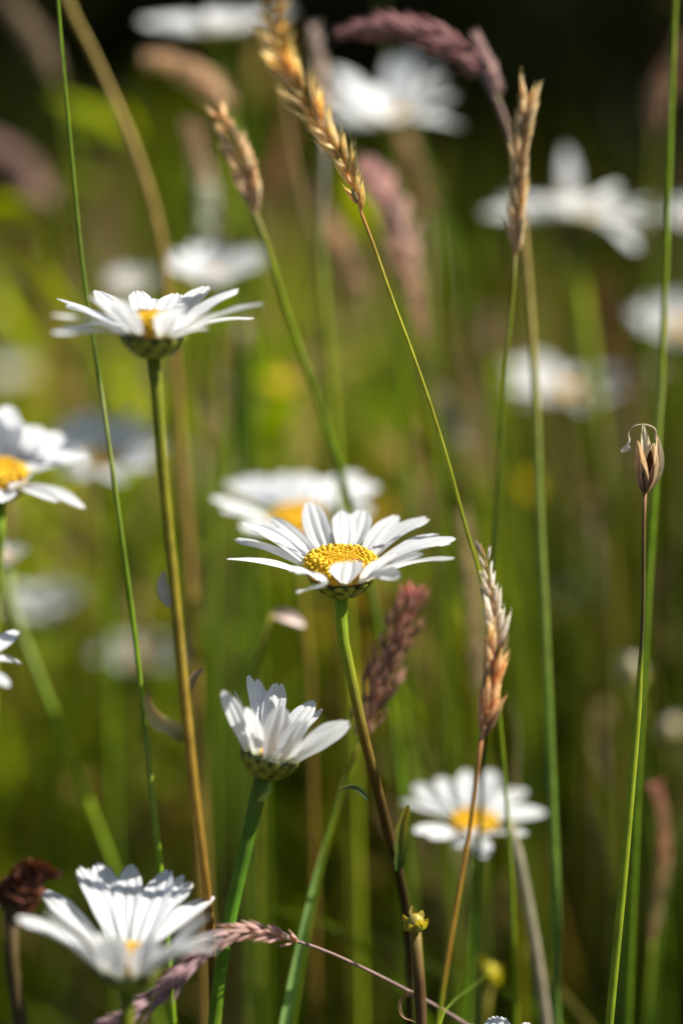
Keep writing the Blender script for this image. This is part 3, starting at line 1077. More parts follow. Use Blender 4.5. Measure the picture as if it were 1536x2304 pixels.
daisy('small white flower head at the left border on a leaning green stem', (12, 1262), 1.16, 60,
      [(18, 1330), (70, 1480), (150, 1680), (215, 1850), (268, 1990)], 24, (-0.05, 0.1), elev=40, n=14, seed=19, stem_w=24, cup_d=.7,
      stem_cols=[(0, PALE), (.3, (0.2, 0.26, 0.05)), (.42, GREEN), (.6, LIME), (1, GREEN)])
daisy('daisy almost hidden by the left border with a few pointed petals showing', (-62, 1500), 0.95, 120,
      [(-62, 1650), (-60, 1900)], 42, (0.0, 0.2), seed=20, stem_w=26,
      petals=[(42, 1418, 1, 34, 130), (50, 1492, 1, 36, 110), (20, 1545, -1, 36, 100), (25, 1440, 1, 34, 110), (-160, 1450, 1, 40, 110), (-150, 1520, -1, 40, 100), (-60, 1560, -1, 40, 90), (-70, 1440, 1, 40, 100)])
daisy('white petal tips of a daisy rising from the bottom border', (1120, 2395), 0.98, 130,
      [(1120, 2500), (1120, 2650)], 42, (0.0, 0.1), seed=21, stem_w=28, hi=True,
      petals=[(1050, 2303, 1, 40, 120), (1108, 2286, 1, 44, 115), (1128, 2287, 1, 42, 115), (1190, 2300, 1, 40, 120), (1020, 2330, -1, 44, 110), (1225, 2335, -1, 44, 110), (1150, 2400, -1, 46, 80), (1090, 2400, -1, 46, 80)])
daisy('tiny out-of-focus bluish flower among the grass right of the sharpest daisy', (1305, 1345), 1.6, 48,
      [(1305, 1450), (1305, 1600)], 16, (0, .2), elev=25, n=12, seed=22, stem_w=12)
daisy('pale smudge of a far daisy on the left beside the tall grass stem', (30, 850), 1.7, 60,
      [(30, 950), (30, 1150)], 18, (0, .1), elev=25, n=14, seed=23, stem_w=14)

# ================================================================== seed heads
seed_grass('golden ripe grass spike arching over the middle, on a thin yellow-green stalk',
           [(812, 478, 1.0), (788, 395, .985), (742, 312, .97), (700, 240, .955), (650, 160, .94), (628, 100, .92), (612, 0, .90), (590, -90, .88)],
           [(832, 530, 1.0), (880, 668, 1.0), (940, 830, 1.0), (1000, 1015, 1.01), (1045, 1180, 1.02), (1090, 1340, 1.03), (1110, 1500, 1.04)], 11,
           n=34, L=88, W=26, spread=15, style='two', c0=(0.74, 0.50, 0.20), c1=(0.82, 0.68, 0.40), seed=31, split=True, awn=.35, lem=3,
           env=lambda t: 0.85 + 0.2 * smooth(0, .3, t), stem_cols=[(0, (0.45, 0.18, 0.06)), (.05, (0.45, 0.27, 0.05)), (.15, (0.46, 0.42, 0.03)), (1, (0.28, 0.38, 0.02))])
seed_grass('grass spike with silvery husks above and orange ones below, on an orange-brown stalk',
           [(1082, 1665, .97), (1098, 1580, .97), (1112, 1480, .97), (1112, 1390, .975), (1098, 1310, .98), (1086, 1240, .985), (1078, 1222, .985)],
           [(1072, 1740, .97), (1060, 1840, .97), (1040, 1960, .965), (1010, 2130, .96), (985, 2304, .955)], 16,
           n=26, L=92, W=36, spread=12, style='two', cols=[(0, (0.56, 0.28, 0.09)), (.40, (0.70, 0.40, 0.14)), (.46, (.6,.54,.46)), (1, (0.72, 0.64, 0.55))], seed=32, split=True, awn=.1, lem=2,
           env=lambda t: 1.0 - .62 * smooth(.35, .95, t), stem_cols=[(0, (0.30, 0.12, 0.05)), (.2, (0.36, 0.18, 0.03)), (.8, (0.34, 0.19, 0.02)), (.95, LIME), (1, LIME)])
seed_grass('straight tan grass spike in the upper right on a thin green stalk',
           [(1158, 575, 1.05), (1162, 480, 1.05), (1168, 380, 1.05), (1175, 300, 1.05), (1186, 222, 1.05)],
           [(1152, 660, 1.05), (1135, 850, 1.055), (1122, 1050, 1.06), (1110, 1230, 1.065)], 13,
           n=26, L=84, W=27, spread=9, style='two', c0=(0.74, 0.48, 0.22), c1=(0.82, 0.64, 0.38), seed=33, split=True, awn=.15, lem=2,
           env=lambda t: 1.0, stem_cols=[(0, (0.16, 0.12, 0.03)), (.2, LIME), (1, DEEP)])
seed_grass('purple plume bending over to the left at the top, on a long stalk',
           [(1085, 165, 1.10), (1045, 130, 1.10), (990, 95, 1.10), (930, 70, 1.10), (860, 62, 1.105), (800, 68, 1.11), (752, 78, 1.11)],
           [(1118, 230, 1.10), (1145, 300, 1.10), (1168, 430, 1.10), (1182, 580, 1.10), (1202, 850, 1.09), (1212, 1150, 1.085), (1228, 1500, 1.08), (1240, 1800, 1.08), (1250, 2060, 1.08), (1250, 2304, 1.08)], 24,
           n=260, L=34, W=11, spread=20, style='all', c0=(0.26, 0.11, 0.14), c1=(0.44, 0.22, 0.24), seed=34, awn=.1, lem=2, base_r=15,
           env=lambda t: (0.35 + .95 * math.sin(min(.98, .1 + t) * math.pi) ** .7), stem_cols=[(0, (0.24, 0.16, 0.16)), (.06, (0.30, 0.2, 0.15)), (.12, (0.40, 0.27, 0.09)), (.28, (0.36, 0.30, 0.07)), (.4, (0.24, 0.29, 0.05)), (.7, (0.15, 0.24, 0.03)), (1, (0.12, 0.2, 0.03))])
seed_grass('short mauve side plume beside the bend of the purple plume',
           [(1120, 215, 1.10), (1105, 160, 1.10), (1085, 110, 1.10), (1068, 75, 1.10)], [(1122, 235, 1.10)], 9,
           n=90, L=28, W=10, spread=20, style='all', c0=(0.5, 0.34, 0.33), c1=(0.66, 0.5, 0.48), seed=35, awn=.1, lem=2, base_r=9, ground=False)
seed_grass('long rosy pink plume hanging in the middle behind the golden stalk',
           [(958, 770, 1.20), (940, 690, 1.20), (918, 610, 1.20), (900, 530, 1.20), (868, 450, 1.20), (838, 395, 1.205), (815, 372, 1.21)],
           [(965, 830, 1.20), (985, 1000, 1.2), (1000, 1300, 1.2)], 14,
           n=280, L=34, W=12, spread=20, style='all', cols=[(0, (0.30, 0.20, 0.13)), (.3, (0.58, 0.36, 0.27)), (.55, (0.70, 0.40, 0.37)), (1, (0.50, 0.25, 0.26))], seed=36, awn=.1, lem=2, base_r=24,
           env=lambda t: .45 + .75 * smooth(.05, .55, t) * (1 - .6 * smooth(.8, 1, t)))
seed_grass('tan grass spike left of the golden one, on a straight green stalk',
           [(572, 478, 1.07), (560, 420, 1.07), (535, 350, 1.07), (505, 285, 1.07), (488, 255, 1.07)],
           [(595, 540, 1.07), (640, 690, 1.08), (700, 860, 1.09), (750, 1010, 1.1)], 22,
           n=24, L=66, W=28, spread=18, style='two', c0=(0.72, 0.46, 0.22), c1=(0.8, 0.6, 0.36), seed=37, awn=.1, lem=3, stem_cols=[(0, (0.2, 0.17, 0.05)), (.2, LIME), (1, GREEN)])
seed_grass('thick blurred tan plume nodding left in the upper left',
           [(518, 252, 1.26), (480, 205, 1.26), (425, 165, 1.26), (370, 138, 1.26), (328, 135, 1.26)], [(540, 330, 1.26), (560, 560, 1.26), (570, 900, 1.25)], 16,
           n=220, L=34, W=13, spread=22, style='all', c0=(0.60, 0.38, 0.20), c1=(0.74, 0.54, 0.34), seed=38, awn=.1, lem=2, base_r=20)
seed_grass('pale upright blurred spike left of the tan spike, fading to white below',
           [(462, 560, 1.28), (468, 480, 1.28), (455, 400, 1.28), (440, 330, 1.28), (432, 280, 1.28)], [(470, 650, 1.28), (480, 900, 1.28)], 20,
           n=110, L=40, W=16, spread=18, style='all', cols=[(0, (0.45, 0.5, 0.42)), (.4, (0.5, 0.5, 0.4)), (.5, (0.55, 0.40, 0.26)), (1, (0.44, 0.28, 0.20))], seed=39, awn=.1, lem=2, base_r=14)
seed_grass('thin silvery white spike right of the golden spike, on a pale stalk',
           [(728, 290, 1.17), (728, 200, 1.17), (718, 130, 1.17), (708, 60, 1.17)], [(728, 380, 1.17), (722, 560, 1.17), (738, 780, 1.17), (762, 1060, 1.17)], 22,
           n=30, L=48, W=14, spread=14, style='all', c0=(0.52, 0.42, 0.36), c1=(0.62, 0.54, 0.48), seed=40, awn=.1, lem=2, base_r=4,
           stem_cols=[(0, (0.45, 0.40, 0.32)), (.25, (0.32, 0.30, 0.18)), (.4, LIME), (1, LIME)])
seed_grass('dark red-brown cylindrical spike right under the sharpest daisy, pink at its tip',
           [(808, 1660, 1.06), (835, 1590, 1.06), (862, 1520, 1.06), (892, 1440, 1.06), (918, 1370, 1.06), (932, 1325, 1.06)], [(795, 1720, 1.06), (770, 1780, 1.065), (725, 1940, 1.07), (700, 2060, 1.07)], 14,
           n=150, L=40, W=14, spread=17, style='all', cols=[(0, (0.34, 0.18, 0.12)), (.15, (0.22, 0.10, 0.055)), (.86, (0.25, 0.10, 0.06)), (.95, (0.50, 0.12, 0.14)), (1, (0.6, 0.16, 0.2))], seed=41, awn=.2, lem=2, base_r=27,
           env=lambda t: .6 + .55 * math.sin(min(1, .08 + t * .86) * math.pi) ** .6)
seed_grass('mauve grass plume lying low behind the half open daisy, on a grey-pink stalk',
           [(668, 2118, .99), (610, 2100, .98), (550, 2095, .975), (500, 2110, .97), (430, 2170, .965), (360, 2235, .965), (290, 2280, .96), (225, 2315, .96)],
           [(720, 2135, 1.0), (800, 2170, 1.01), (900, 2220, 1.02), (1000, 2275, 1.03), (1070, 2320, 1.04)], 13,
           n=64, L=62, W=18, spread=17, style='all', cols=[(0, (0.40, 0.25, 0.24)), (.25, (0.42, 0.27, 0.26)), (.5, (0.24, 0.13, 0.19)), (1, (0.15, 0.075, 0.14))], seed=42, split=True, awn=.1, lem=2, base_r=5,
           env=lambda t: .8 + .3 * math.sin(t * math.pi), stem_cols=[(0, (0.34, 0.22, 0.20)), (1, (0.30, 0.20, 0.17))])
seed_grass('slim spike at the right border below, pink tip over tan and green',
           [(1465, 2110, 1.15), (1480, 2020, 1.15), (1492, 1920, 1.15), (1488, 1830, 1.15), (1474, 1760, 1.15)], [(1460, 2180, 1.15), (1450, 2304, 1.15)], 18,
           n=90, L=36, W=12, spread=13, style='all', cols=[(0, (0.2, 0.22, 0.04)), (.35, (0.26, 0.22, 0.06)), (.5, (0.40, 0.24, 0.14)), (.8, (0.42, 0.22, 0.17)), (1, (0.5, 0.14, 0.17))], seed=43, awn=.1, lem=2, base_r=7)
seed_grass('mauve pink blurred plume at the left border, upper half',
           [(100, 470, 1.5), (75, 420, 1.5), (40, 370, 1.5), (-10, 330, 1.5), (-50, 320, 1.5)], [(110, 560, 1.5), (120, 750, 1.5)], 12,
           n=200, L=36, W=14, spread=24, style='all', c0=(0.38, 0.22, 0.22), c1=(0.5, 0.34, 0.30), seed=44, awn=.1, lem=2, base_r=24)
seed_grass('faint tan plume in the upper left corner beside the tall green stem',
           [(130, 180, 1.42), (105, 130, 1.42), (70, 70, 1.42), (30, 10, 1.42), (0, -40, 1.42)], [(150, 250, 1.42), (190, 500, 1.42)], 12,
           n=110, L=34, W=12, spread=22, style='all', c0=(0.26, 0.19, 0.12), c1=(0.34, 0.27, 0.16), seed=45, awn=.1, lem=2, base_r=14)
seed_grass('blurred beige plume behind the golden stalk, leaning right below the silvery spike',
           [(812, 670, 1.30), (790, 620, 1.30), (760, 550, 1.30), (730, 480, 1.30), (700, 420, 1.30)], [(840, 760, 1.30), (880, 900, 1.30)], 12,
           n=170, L=36, W=14, spread=20, style='all', c0=(0.44, 0.29, 0.15), c1=(0.58, 0.43, 0.26), seed=46, awn=.1, lem=2, base_r=18)
seed_grass('tan blurred plume under the untidy daisy',
           [(965, 490, 1.36), (955, 430, 1.36), (930, 360, 1.36), (900, 300, 1.36)], [(975, 560, 1.36), (990, 800, 1.36)], 12,
           n=130, L=36, W=14, spread=20, style='all', c0=(0.44, 0.26, 0.12), c1=(0.56, 0.38, 0.2), seed=47, awn=.1, lem=2, base_r=15)
seed_grass('brown blurred plume in the upper right corner beside the tall stalk',
           [(1470, 290, 1.32), (1482, 230, 1.32), (1505, 160, 1.32), (1540, 90, 1.32)], [(1465, 380, 1.32), (1462, 700, 1.32)], 12,
           n=140, L=36, W=14, spread=20, style='all', c0=(0.34, 0.20, 0.11), c1=(0.48, 0.30, 0.18), seed=48, awn=.1, lem=2, base_r=16)
seed_grass('tall beige blurred spike just behind the silvery and orange one',
           [(1078, 1560, 1.22), (1074, 1460, 1.22), (1064, 1340, 1.22), (1050, 1220, 1.22), (1040, 1150, 1.22)], [(1082, 1640, 1.22), (1085, 1800, 1.22)], 14,
           n=130, L=40, W=13, spread=12, style='all', c0=(0.44, 0.35, 0.18), c1=(0.56, 0.44, 0.26), seed=49, awn=.1, lem=2, base_r=9)
seed_grass('whitish blurred plume slanting right beside the golden stalk',
           [(1045, 1010, 1.32), (1020, 960, 1.32), (990, 900, 1.32), (965, 850, 1.32), (945, 800, 1.32)], [(1070, 1080, 1.32), (1100, 1200, 1.32)], 14,
           n=150, L=36, W=14, spread=18, style='all', cols=[(0, (0.5, 0.5, 0.36)), (.5, (0.46, 0.42, 0.26)), (.7, (0.46, 0.32, 0.19)), (1, (0.46, 0.33, 0.2))], seed=50, awn=.1, lem=2, base_r=15)
seed_grass('orange-brown blurred spike between the tan and golden spikes',
           [(580, 450, 1.45), (605, 400, 1.45), (630, 340, 1.45), (650, 280, 1.45)], [(560, 560, 1.45), (555, 700, 1.45)], 12,
           n=120, L=36, W=14, spread=20, style='all', c0=(0.34, 0.15, 0.03), c1=(0.42, 0.20, 0.05), seed=51, awn=.1, lem=2, base_r=14)

# ================================================================== long stems and blades
LG = (0.21, 0.34, 0.012)
left_stem, left_pts = bare_grass('tall thin green grass stem crossing the left third, passing behind the edge-on daisy',
    [(122, -120, 1.03), (131, 0, 1.03), (160, 330, 1.03), (193, 650, 1.03), (222, 840, 1.03), (262, 1120, 1.03), (300, 1400, 1.03), (338, 1740, 1.03), (362, 1970, 1.03)], 19,
    [(0, LG), (.36, (0.14, 0.22, 0.02)), (.462, (0.07, 0.12, 0.014)), (.475, (0.40, 0.44, 0.16)), (.54, (0.26, 0.32, 0.06)), (.66, GREEN), (.78, LG), (.862, (0.2, 0.26, 0.03)), (.87, (0.06, 0.08, 0.015)), (.88, (0.34, 0.40, 0.05)), (1, LG)], 61, nodes=(.47, .87))
bare_grass('tall green stalk running down the right border behind the brown seed capsule',
    [(1524, -120, 1.07), (1518, 0, 1.07), (1506, 330, 1.07), (1492, 720, 1.07), (1474, 1050, 1.07), (1455, 1330, 1.07), (1440, 1600, 1.07)], 26,
    [(0, (0.26, 0.34, 0.02)), (.3, LG), (.56, (0.3, 0.36, 0.03)), (.57, (0.12, 0.14, 0.02)), (.58, (0.36, 0.40, 0.08)), (.7, LG), (1, GREEN)], 62, nodes=(.57,))
bare_grass('thick golden straw stalk slanting through the upper left corner',
    [(120, -120, 1.16), (152, 0, 1.16), (215, 130, 1.16), (285, 290, 1.16), (335, 430, 1.16), (362, 540, 1.16), (375, 660, 1.16)], 36,
    [(0, (0.46, 0.36, 0.08)), (.45, (0.52, 0.36, 0.10)), (1, (0.34, 0.22, 0.05))], 63, nodes=(.52,))
bare_grass('tan stalk hanging from behind the golden spike towards the beige plume',
    [(640, 190, 1.2), (650, 300, 1.2), (672, 420, 1.2), (705, 560, 1.2), (720, 700, 1.2)], 24,
    [(0, (0.42, 0.25, 0.10)), (.5, (0.34, 0.25, 0.08)), (1, OLIVE)], 64)
bare_grass('grey straw stalk with a dark joint below the small low daisy',
    [(1140, 1840, 1.09), (1158, 1900, 1.09), (1182, 2010, 1.09), (1205, 2140, 1.09), (1228, 2304, 1.09)], 28,
    [(0, (0.40, 0.36, 0.24)), (1, (0.38, 0.32, 0.22))], 65, nodes=(.18,), taper=False)
bare_grass('broad light green leaf blade rising from the bottom in the middle',
    [(775, 1735, 1.06), (760, 1800, 1.06), (722, 1930, 1.06), (685, 2080, 1.05), (660, 2200, 1.045), (640, 2304, 1.04)], 46,
    [(0, (0.30, 0.32, 0.10)), (.2, (0.24, 0.34, 0.06)), (.6, (0.22, 0.36, 0.10)), (1, (0.22, 0.36, 0.10))], 66, flat=True)
bare_grass('dark green blade behind the orange-brown stalk near the bottom',
    [(1085, 1950, 1.1), (1065, 2050, 1.1), (1045, 2200, 1.1), (1035, 2310, 1.1)], 24, [(0, GREEN), (1, GREEN)], 67, flat=True)
bare_grass('small green blade arching out of the yellow bud at the bottom',
    [(1098, 2190, 1.06), (1075, 2210, 1.05), (1040, 2235, 1.04), (1005, 2265, 1.03), (985, 2310, 1.02)], 20, [(0, (0.2, 0.22, 0.02)), (.4, GREEN), (1, LG)], 68, flat=True)
bare_grass('broad olive blade low between the long right stalks',
    [(1300, 1560, 1.22), (1330, 1700, 1.22), (1355, 1820, 1.22), (1385, 1960, 1.22), (1395, 2150, 1.22)], 46, [(0, OLIVE), (.4, (0.17, 0.18, 0.02)), (1, DEEP)], 69, flat=True)
bare_grass('slanting olive blade right of the dark red-brown spike',
    [(880, 1490, 1.2), (915, 1570, 1.2), (945, 1680, 1.2), (970, 1790, 1.2)], 34, [(0, (0.15, 0.19, 0.04)), (1, (0.18, 0.20, 0.04))], 70, flat=True)
bare_grass('wide green blade leaning in the lower right corner',
    [(1560, 1850, 1.16), (1510, 1990, 1.16), (1480, 2120, 1.16), (1462, 2304, 1.16)], 36, [(0, GREEN), (1, (0.09, 0.15, 0.03))], 71, flat=True)
bare_grass('reddish brown blurred stalk right of the tall olive stem',
    [(400, 690, 1.3), (430, 850, 1.3), (465, 1000, 1.3), (490, 1150, 1.3), (500, 1400, 1.3)], 34, [(0, OLIVE), (.25, (0.30, 0.16, 0.05)), (.5, (0.24, 0.12, 0.04)), (1, BROWN)], 72)
bare_grass('pale green blurred stalk under the small daisy behind the edge-on daisy',
    [(515, 740, 1.28), (530, 850, 1.28), (540, 1000, 1.28), (545, 1150, 1.28)], 34, [(0, (0.14, 0.2, 0.08)), (1, (0.14, 0.2, 0.06))], 73, flat=True)
bare_grass('bright green blurred blade below the daisy at the very top',
    [(545, 20, 1.4), (552, 120, 1.4), (560, 260, 1.4), (560, 480, 1.4)], 56, [(0, DEEP), (.3, (0.09, 0.19, 0.005)), (1, (0.08, 0.16, 0.01))], 74, flat=True)
bare_grass('wide pale green blade slanting behind the purple plume',
    [(850, -40, 1.35), (880, 120, 1.35), (930, 300, 1.35), (990, 480, 1.35), (1040, 640, 1.35), (1080, 800, 1.35)], 44, [(0, (0.12, 0.16, 0.07)), (.5, (0.10, 0.18, 0.04)), (1, (0.15, 0.2, 0.03))], 75, flat=True)
bare_grass('dim mauve-grey leaf hanging beside the thick right stalk in the low middle',
    [(1150, 1570, 1.14), (1165, 1650, 1.14), (1160, 1760, 1.14), (1165, 1900, 1.14)], 36, [(0, (0.34, 0.28, 0.22)), (.5, (0.36, 0.28, 0.24)), (1, OLIVE)], 76, flat=True)

bare_grass('dim fallen grass blade lying flat behind the half open daisy near the bottom',
    [(400, 2060, 1.14), (520, 2040, 1.14), (640, 2052, 1.13), (760, 2090, 1.13), (860, 2180, 1.14)], 22, [(0, (0.10, 0.12, 0.04)), (1, GREEN)], 77, flat=True)
bare_grass('dim fallen grass blade sloping down behind the small leafy bud at the bottom',
    [(800, 2090, 1.16), (900, 2140, 1.16), (1010, 2190, 1.16), (1130, 2225, 1.16), (1240, 2300, 1.17)], 24, [(0, (0.12, 0.15, 0.07)), (1, GREEN)], 78, flat=True)
bare_grass('pale broken straw blade low between the grey straw stalk and the long right stalk',
    [(1120, 2040, 1.15), (1160, 2090, 1.15), (1200, 2160, 1.15), (1290, 2260, 1.15)], 22, [(0, STRAW), (1, (0.3, 0.24, 0.1))], 79, flat=True)


# ================================================================== odd bits: capsule, buds, leaves
def bud_on_stalk(name, label, cat, head, stem, stem_w, r, c0, c1, stem_cols, seed, leaves=8, tall=1.0, group=None):
    rnd = random.Random(seed)
    C = at(*head)
    k = head[2]; u = pix(k)
    S = [C] + [at(*s) for s in stem]
    nv = len(S)
    S += to_ground(S[-1], S[-2], rnd)
    stem_cols = shown(S, nv, stem_cols)
    root = thing(name, label, cat, (S[-1].x, S[-1].y, 0), group)
    mb = MB()
    tube(mb, spline(S, 34), stem_w * u / 2, stem_cols, 12, 0.05, 6)
    mb.build('stem', M_STEM, root, C)
    mb = MB()
    rr = r * u
    pts = [C + Vector((0, 0, rr * tall * q)) for q in np.linspace(-.2, 1.5, 9)]
    tube(mb, pts, lambda t: rr * 0.75 * max(.12, math.sin((.08 + t * .86) * math.pi)) ** .7, [(0, c0), (1, c1)], 12, .08, 5)
    hd = mb.build('bud', M_BRACT, root, C)
    for i in range(leaves):
        a = i * 2.39996
        z = rnd.uniform(-.1, 1.1)
        d = Vector((math.cos(a), math.sin(a), rnd.uniform(.4, 1.4))).normalized()
        b = C + Vector((math.cos(a) * rr * .5, math.sin(a) * rr * .5, rr * tall * z))
        mb = MB()
        blade(mb, [b + d * (rr * q) + Vector((0, 0, rr * .3 * q * q)) for q in np.linspace(0, rnd.uniform(.55, .9), 6)],
              lambda t: rr * .62 * math.sin((.2 + .78 * t) * math.pi) + rr * .04, [(0, c0), (.7, c1), (1, tuple(x * 1.2 for x in c1))], .3, 5)
        mb.build('bract', M_BLADE, root, b)
    return root


bud_on_stalk('flower_bud', 'small yellow-green leafy bud on a dark brown stalk at the bottom', 'bud', (934, 2095, .99), [(938, 2150, .99), (945, 2240, .99), (948, 2310, .99)], 25, 27,
             (0.24, 0.22, 0.03), (0.42, 0.32, 0.06), [(0, (0.2, 0.14, 0.03)), (.12, (0.13, 0.07, 0.02)), (1, BROWN)], 81, 11, 1.0)
bud_on_stalk('yellow_bud', 'blurred yellow bud above the bottom border, right of the orange-brown stalk', 'bud', (1100, 2205, 1.13), [(1092, 2260, 1.13), (1088, 2310, 1.13)], 18, 26,
             (0.28, 0.24, 0.02), (0.50, 0.42, 0.02), [(0, (0.26, 0.22, 0.03)), (1, OLIVE)], 82, 9, 1.0)
bud_on_stalk('yellow_flower', 'blurred yellow flower right of the thin tan stalk, mid height', 'flower', (1188, 1110, 1.55), [(1190, 1180, 1.55), (1195, 1350, 1.55)], 14, 34,
             (0.5, 0.36, 0.01), (0.62, 0.48, 0.01), [(0, OLIVE), (1, GREEN)], 83, 10, .7)
bud_on_stalk('orange_flower', 'blurred dull orange flower between the edge-on daisy and the green stalks', 'flower', (640, 930, 1.5), [(645, 1000, 1.5), (650, 1150, 1.5)], 14, 36,
             (0.34, 0.20, 0.01), (0.46, 0.28, 0.02), [(0, OLIVE), (1, GREEN)], 84, 9, 1.5)
bud_on_stalk('brown_bud', 'round brown blurred bud right of the long stalk, above the middle right', 'bud', (1330, 1145, 1.35), [(1325, 1210, 1.35), (1320, 1400, 1.35)], 14, 24,
             (0.10, 0.05, 0.02), (0.34, 0.22, 0.15), [(0, (0.03, 0.02, 0.01)), (1, OLIVE)], 85, 6, .9)
bud_on_stalk('pale_bud', 'pale pinkish blurred bud at the right border in the lower half', 'bud', (1508, 1660, 1.3), [(1505, 1720, 1.3), (1500, 1900, 1.3)], 14, 30,
             (0.46, 0.42, 0.28), (0.62, 0.52, 0.42), [(0, OLIVE), (1, GREEN)], 86, 7, 1.0)
bud_on_stalk('withered_bud', 'rusty withered flower head left below the blurred daisy in the middle', 'flower', (480, 1300, 1.32), [(485, 1370, 1.32), (490, 1600, 1.32)], 26, 42,
             (0.16, 0.08, 0.04), (0.36, 0.20, 0.12), [(0, (0.08, 0.04, 0.02)), (1, BROWN)], 87, 10, .7)
bud_on_stalk('dried_bud', 'pale dried bud left of the right-hand capsule stalk, two lobed', 'bud', (1420, 1530, 1.25), [(1440, 1600, 1.25), (1460, 1750, 1.25)], 12, 30,
             (0.36, 0.32, 0.22), (0.50, 0.44, 0.34), [(0, OLIVE), (1, GREEN)], 88, 7, 1.2)


def capsule():
    """open dry seed capsule: pointed papery lobes with a curl of dead petal"""
    rnd = random.Random(90)
    k = .995; u = pix(k)
    base = at(1450, 1108, k)
    S = [base] + [at(*p) for p in [(1447, 1180, k), (1447, 1290, k), (1445, 1400, k), (1436, 1560, k), (1420, 1760, k), (1400, 1990, k), (1370, 2304, k)]]
    S += to_ground(S[-1], S[-2], rnd)
    root = thing('seed_capsule', 'brown open seed capsule with a curled white shred, on a thin stalk at the right', 'seed pod', (S[-1].x, S[-1].y, 0))
    mb = MB()
    tube(mb, spline(S, 70), lambda t: u * (4.5 + 4.5 * smooth(.07, .11, t)), [(0, (0.26, 0.13, 0.05)), (.03, (0.16, 0.12, 0.03)), (.075, (0.09, 0.10, 0.02)), (.085, (0.28, 0.34, 0.02)), (.5, LG), (1, LG)], 12, .06, 5)
    mb.build('stem', M_STEM, root, base)
    lobes = [((-8, -62), (-18, -118), 30, (0.66, 0.40, 0.2)), ((2, -80), (-4, -150), 30, (0.85, 0.68, 0.46)), ((18, -70), (20, -110), 30, (0.80, 0.56, 0.32)),
             ((26, -64), (28, -128), 28, (0.84, 0.62, 0.38)), ((-12, -50), (-10, -95), 22, (0.36, 0.18, 0.07)), ((10, -44), (12, -96), 26, (0.08, 0.04, 0.02))]
    for i, (m, t, wpx, c) in enumerate(lobes):
        dy = rnd.uniform(-10, 10) * u
        P = spline([base, at(1450 + m[0], 1108 + m[1], k) + Vector((0, dy, 0)), at(1450 + t[0], 1108 + t[1], k) + Vector((0, dy * 1.5, 0))], 14)
        mb = MB()
        blade(mb, P, lambda q: wpx * u * (math.sin((.06 + .92 * q ** .8) * math.pi) ** .8 + .04), [(0, (0.30, 0.16, 0.07)), (.25, tuple(x * .85 for x in c)), (.7, c), (1, c)], .7, 7, face=-FWD + RT * rnd.uniform(-.5, .5))
        mb.build('lobe', M_FLUFF, root, base)
    P = spline([at(*p) for p in [(1474, 990, k), (1472, 965, k), (1450, 954, k), (1425, 958, k), (1412, 975, k), (1414, 990, k), (1398, 1014, k), (1418, 1008, k)]], 40)
    mb = MB()
    blade(mb, P, lambda q: u * (5 + 7 * smooth(.6, .85, q)), [(0, (0.6, 0.5, 0.4)), (1, (0.70, 0.64, 0.58))], .5, 5, twist=3)
    mb.build('shred', M_SEED, root, P[0])


capsule()


def leaf_thing(name, label, cat, path, k, wpx, colr, seed, teeth=0, mat=None, twist=0.4, thick=True):
    rnd = random.Random(seed)
    u = pix(k)
    P = spline([at(p[0], p[1], p[2] if len(p) > 2 else k) for p in path], 36)
    root = thing(name, label, cat, P[0])
    mb = MB()

    def wf(q):
        v = math.sin((.05 + .93 * q ** .9) * math.pi) ** .6
        if teeth:
            v *= 1 + .30 * abs(math.sin(q * teeth * math.pi))
        return wpx * u * (v + .03)
    blade(mb, P, wf, colr, .4, 7, twist=twist, face=-FWD + RT * .3)
    mb.build('leaf_blade', mat or M_BLADE, root, P[0])
    return root


def child_leaf(parent, path, k, wpx, colr, teeth=0, twist=0.4, mat=None, name='leaf'):
    u = pix(k)
    P = spline([at(p[0], p[1], p[2] if len(p) > 2 else k) for p in path], 32)
    mb = MB()

    def wf(q):
        v = math.sin((.05 + .93 * q ** .9) * math.pi) ** .6
        if teeth:
            v *= 1 + .35 * abs(math.sin(q * teeth * math.pi))
        return wpx * u * (v + .03)
    blade(mb, P, wf, colr, .4, 7, twist=twist, face=-FWD + RT * .3)
    return mb.build(name, mat or M_BLADE, parent, P[0])


roots = {o['label'][:14]: o for o in col.objects if o.get('category') == 'daisy'}
main_d = roots['sharpest white']; edge_d = roots['white daisy he']; half_d = roots['half open whit']
child_leaf(main_d, [(828, 1800), (815, 1782), (795, 1768), (764, 1775)], .99, 15, [(0, DEEP), (1, (0.16, 0.18, 0.11))])
child_leaf(main_d, [(893, 1960), (900, 1910), (905, 1860), (918, 1812)], .99, 25, [(0, DEEP), (.5, (0.12, 0.14, 0.02)), (1, (0.34, 0.26, 0.04))], 4)
child_leaf(half_d, [(581, 1802, .975), (596, 1790, .97), (605, 1775, .97), (604, 1758, .97)], .97, 12, [(0, (0.3, 0.34, 0.14)), (1, (0.2, 0.28, 0.06))])
child_leaf(edge_d, [(411, 1668), (392, 1640), (355, 1615), (338, 1580), (334, 1552)], .96, 34, [(0, OLIVE), (.4, (0.55, 0.46, 0.20)), (.75, (0.46, 0.36, 0.12)), (1, (0.24, 0.12, 0.05))], 3, 1.4, M_DRY, 'dried_leaf')
child_leaf(edge_d, [(381, 1365), (371, 1340), (366, 1310), (370, 1285)], .96, 20, [(0, SILVER), (1, (0.52, 0.42, 0.34))], 1, .6, M_DRY, 'dried_leaf')
child_leaf(edge_d, [(418, 1570), (425, 1545), (440, 1520), (460, 1503)], .97, 14, [(0, OLIVE), (1, (0.36, 0.25, 0.18))], 1, .6, M_DRY, 'dried_leaf')


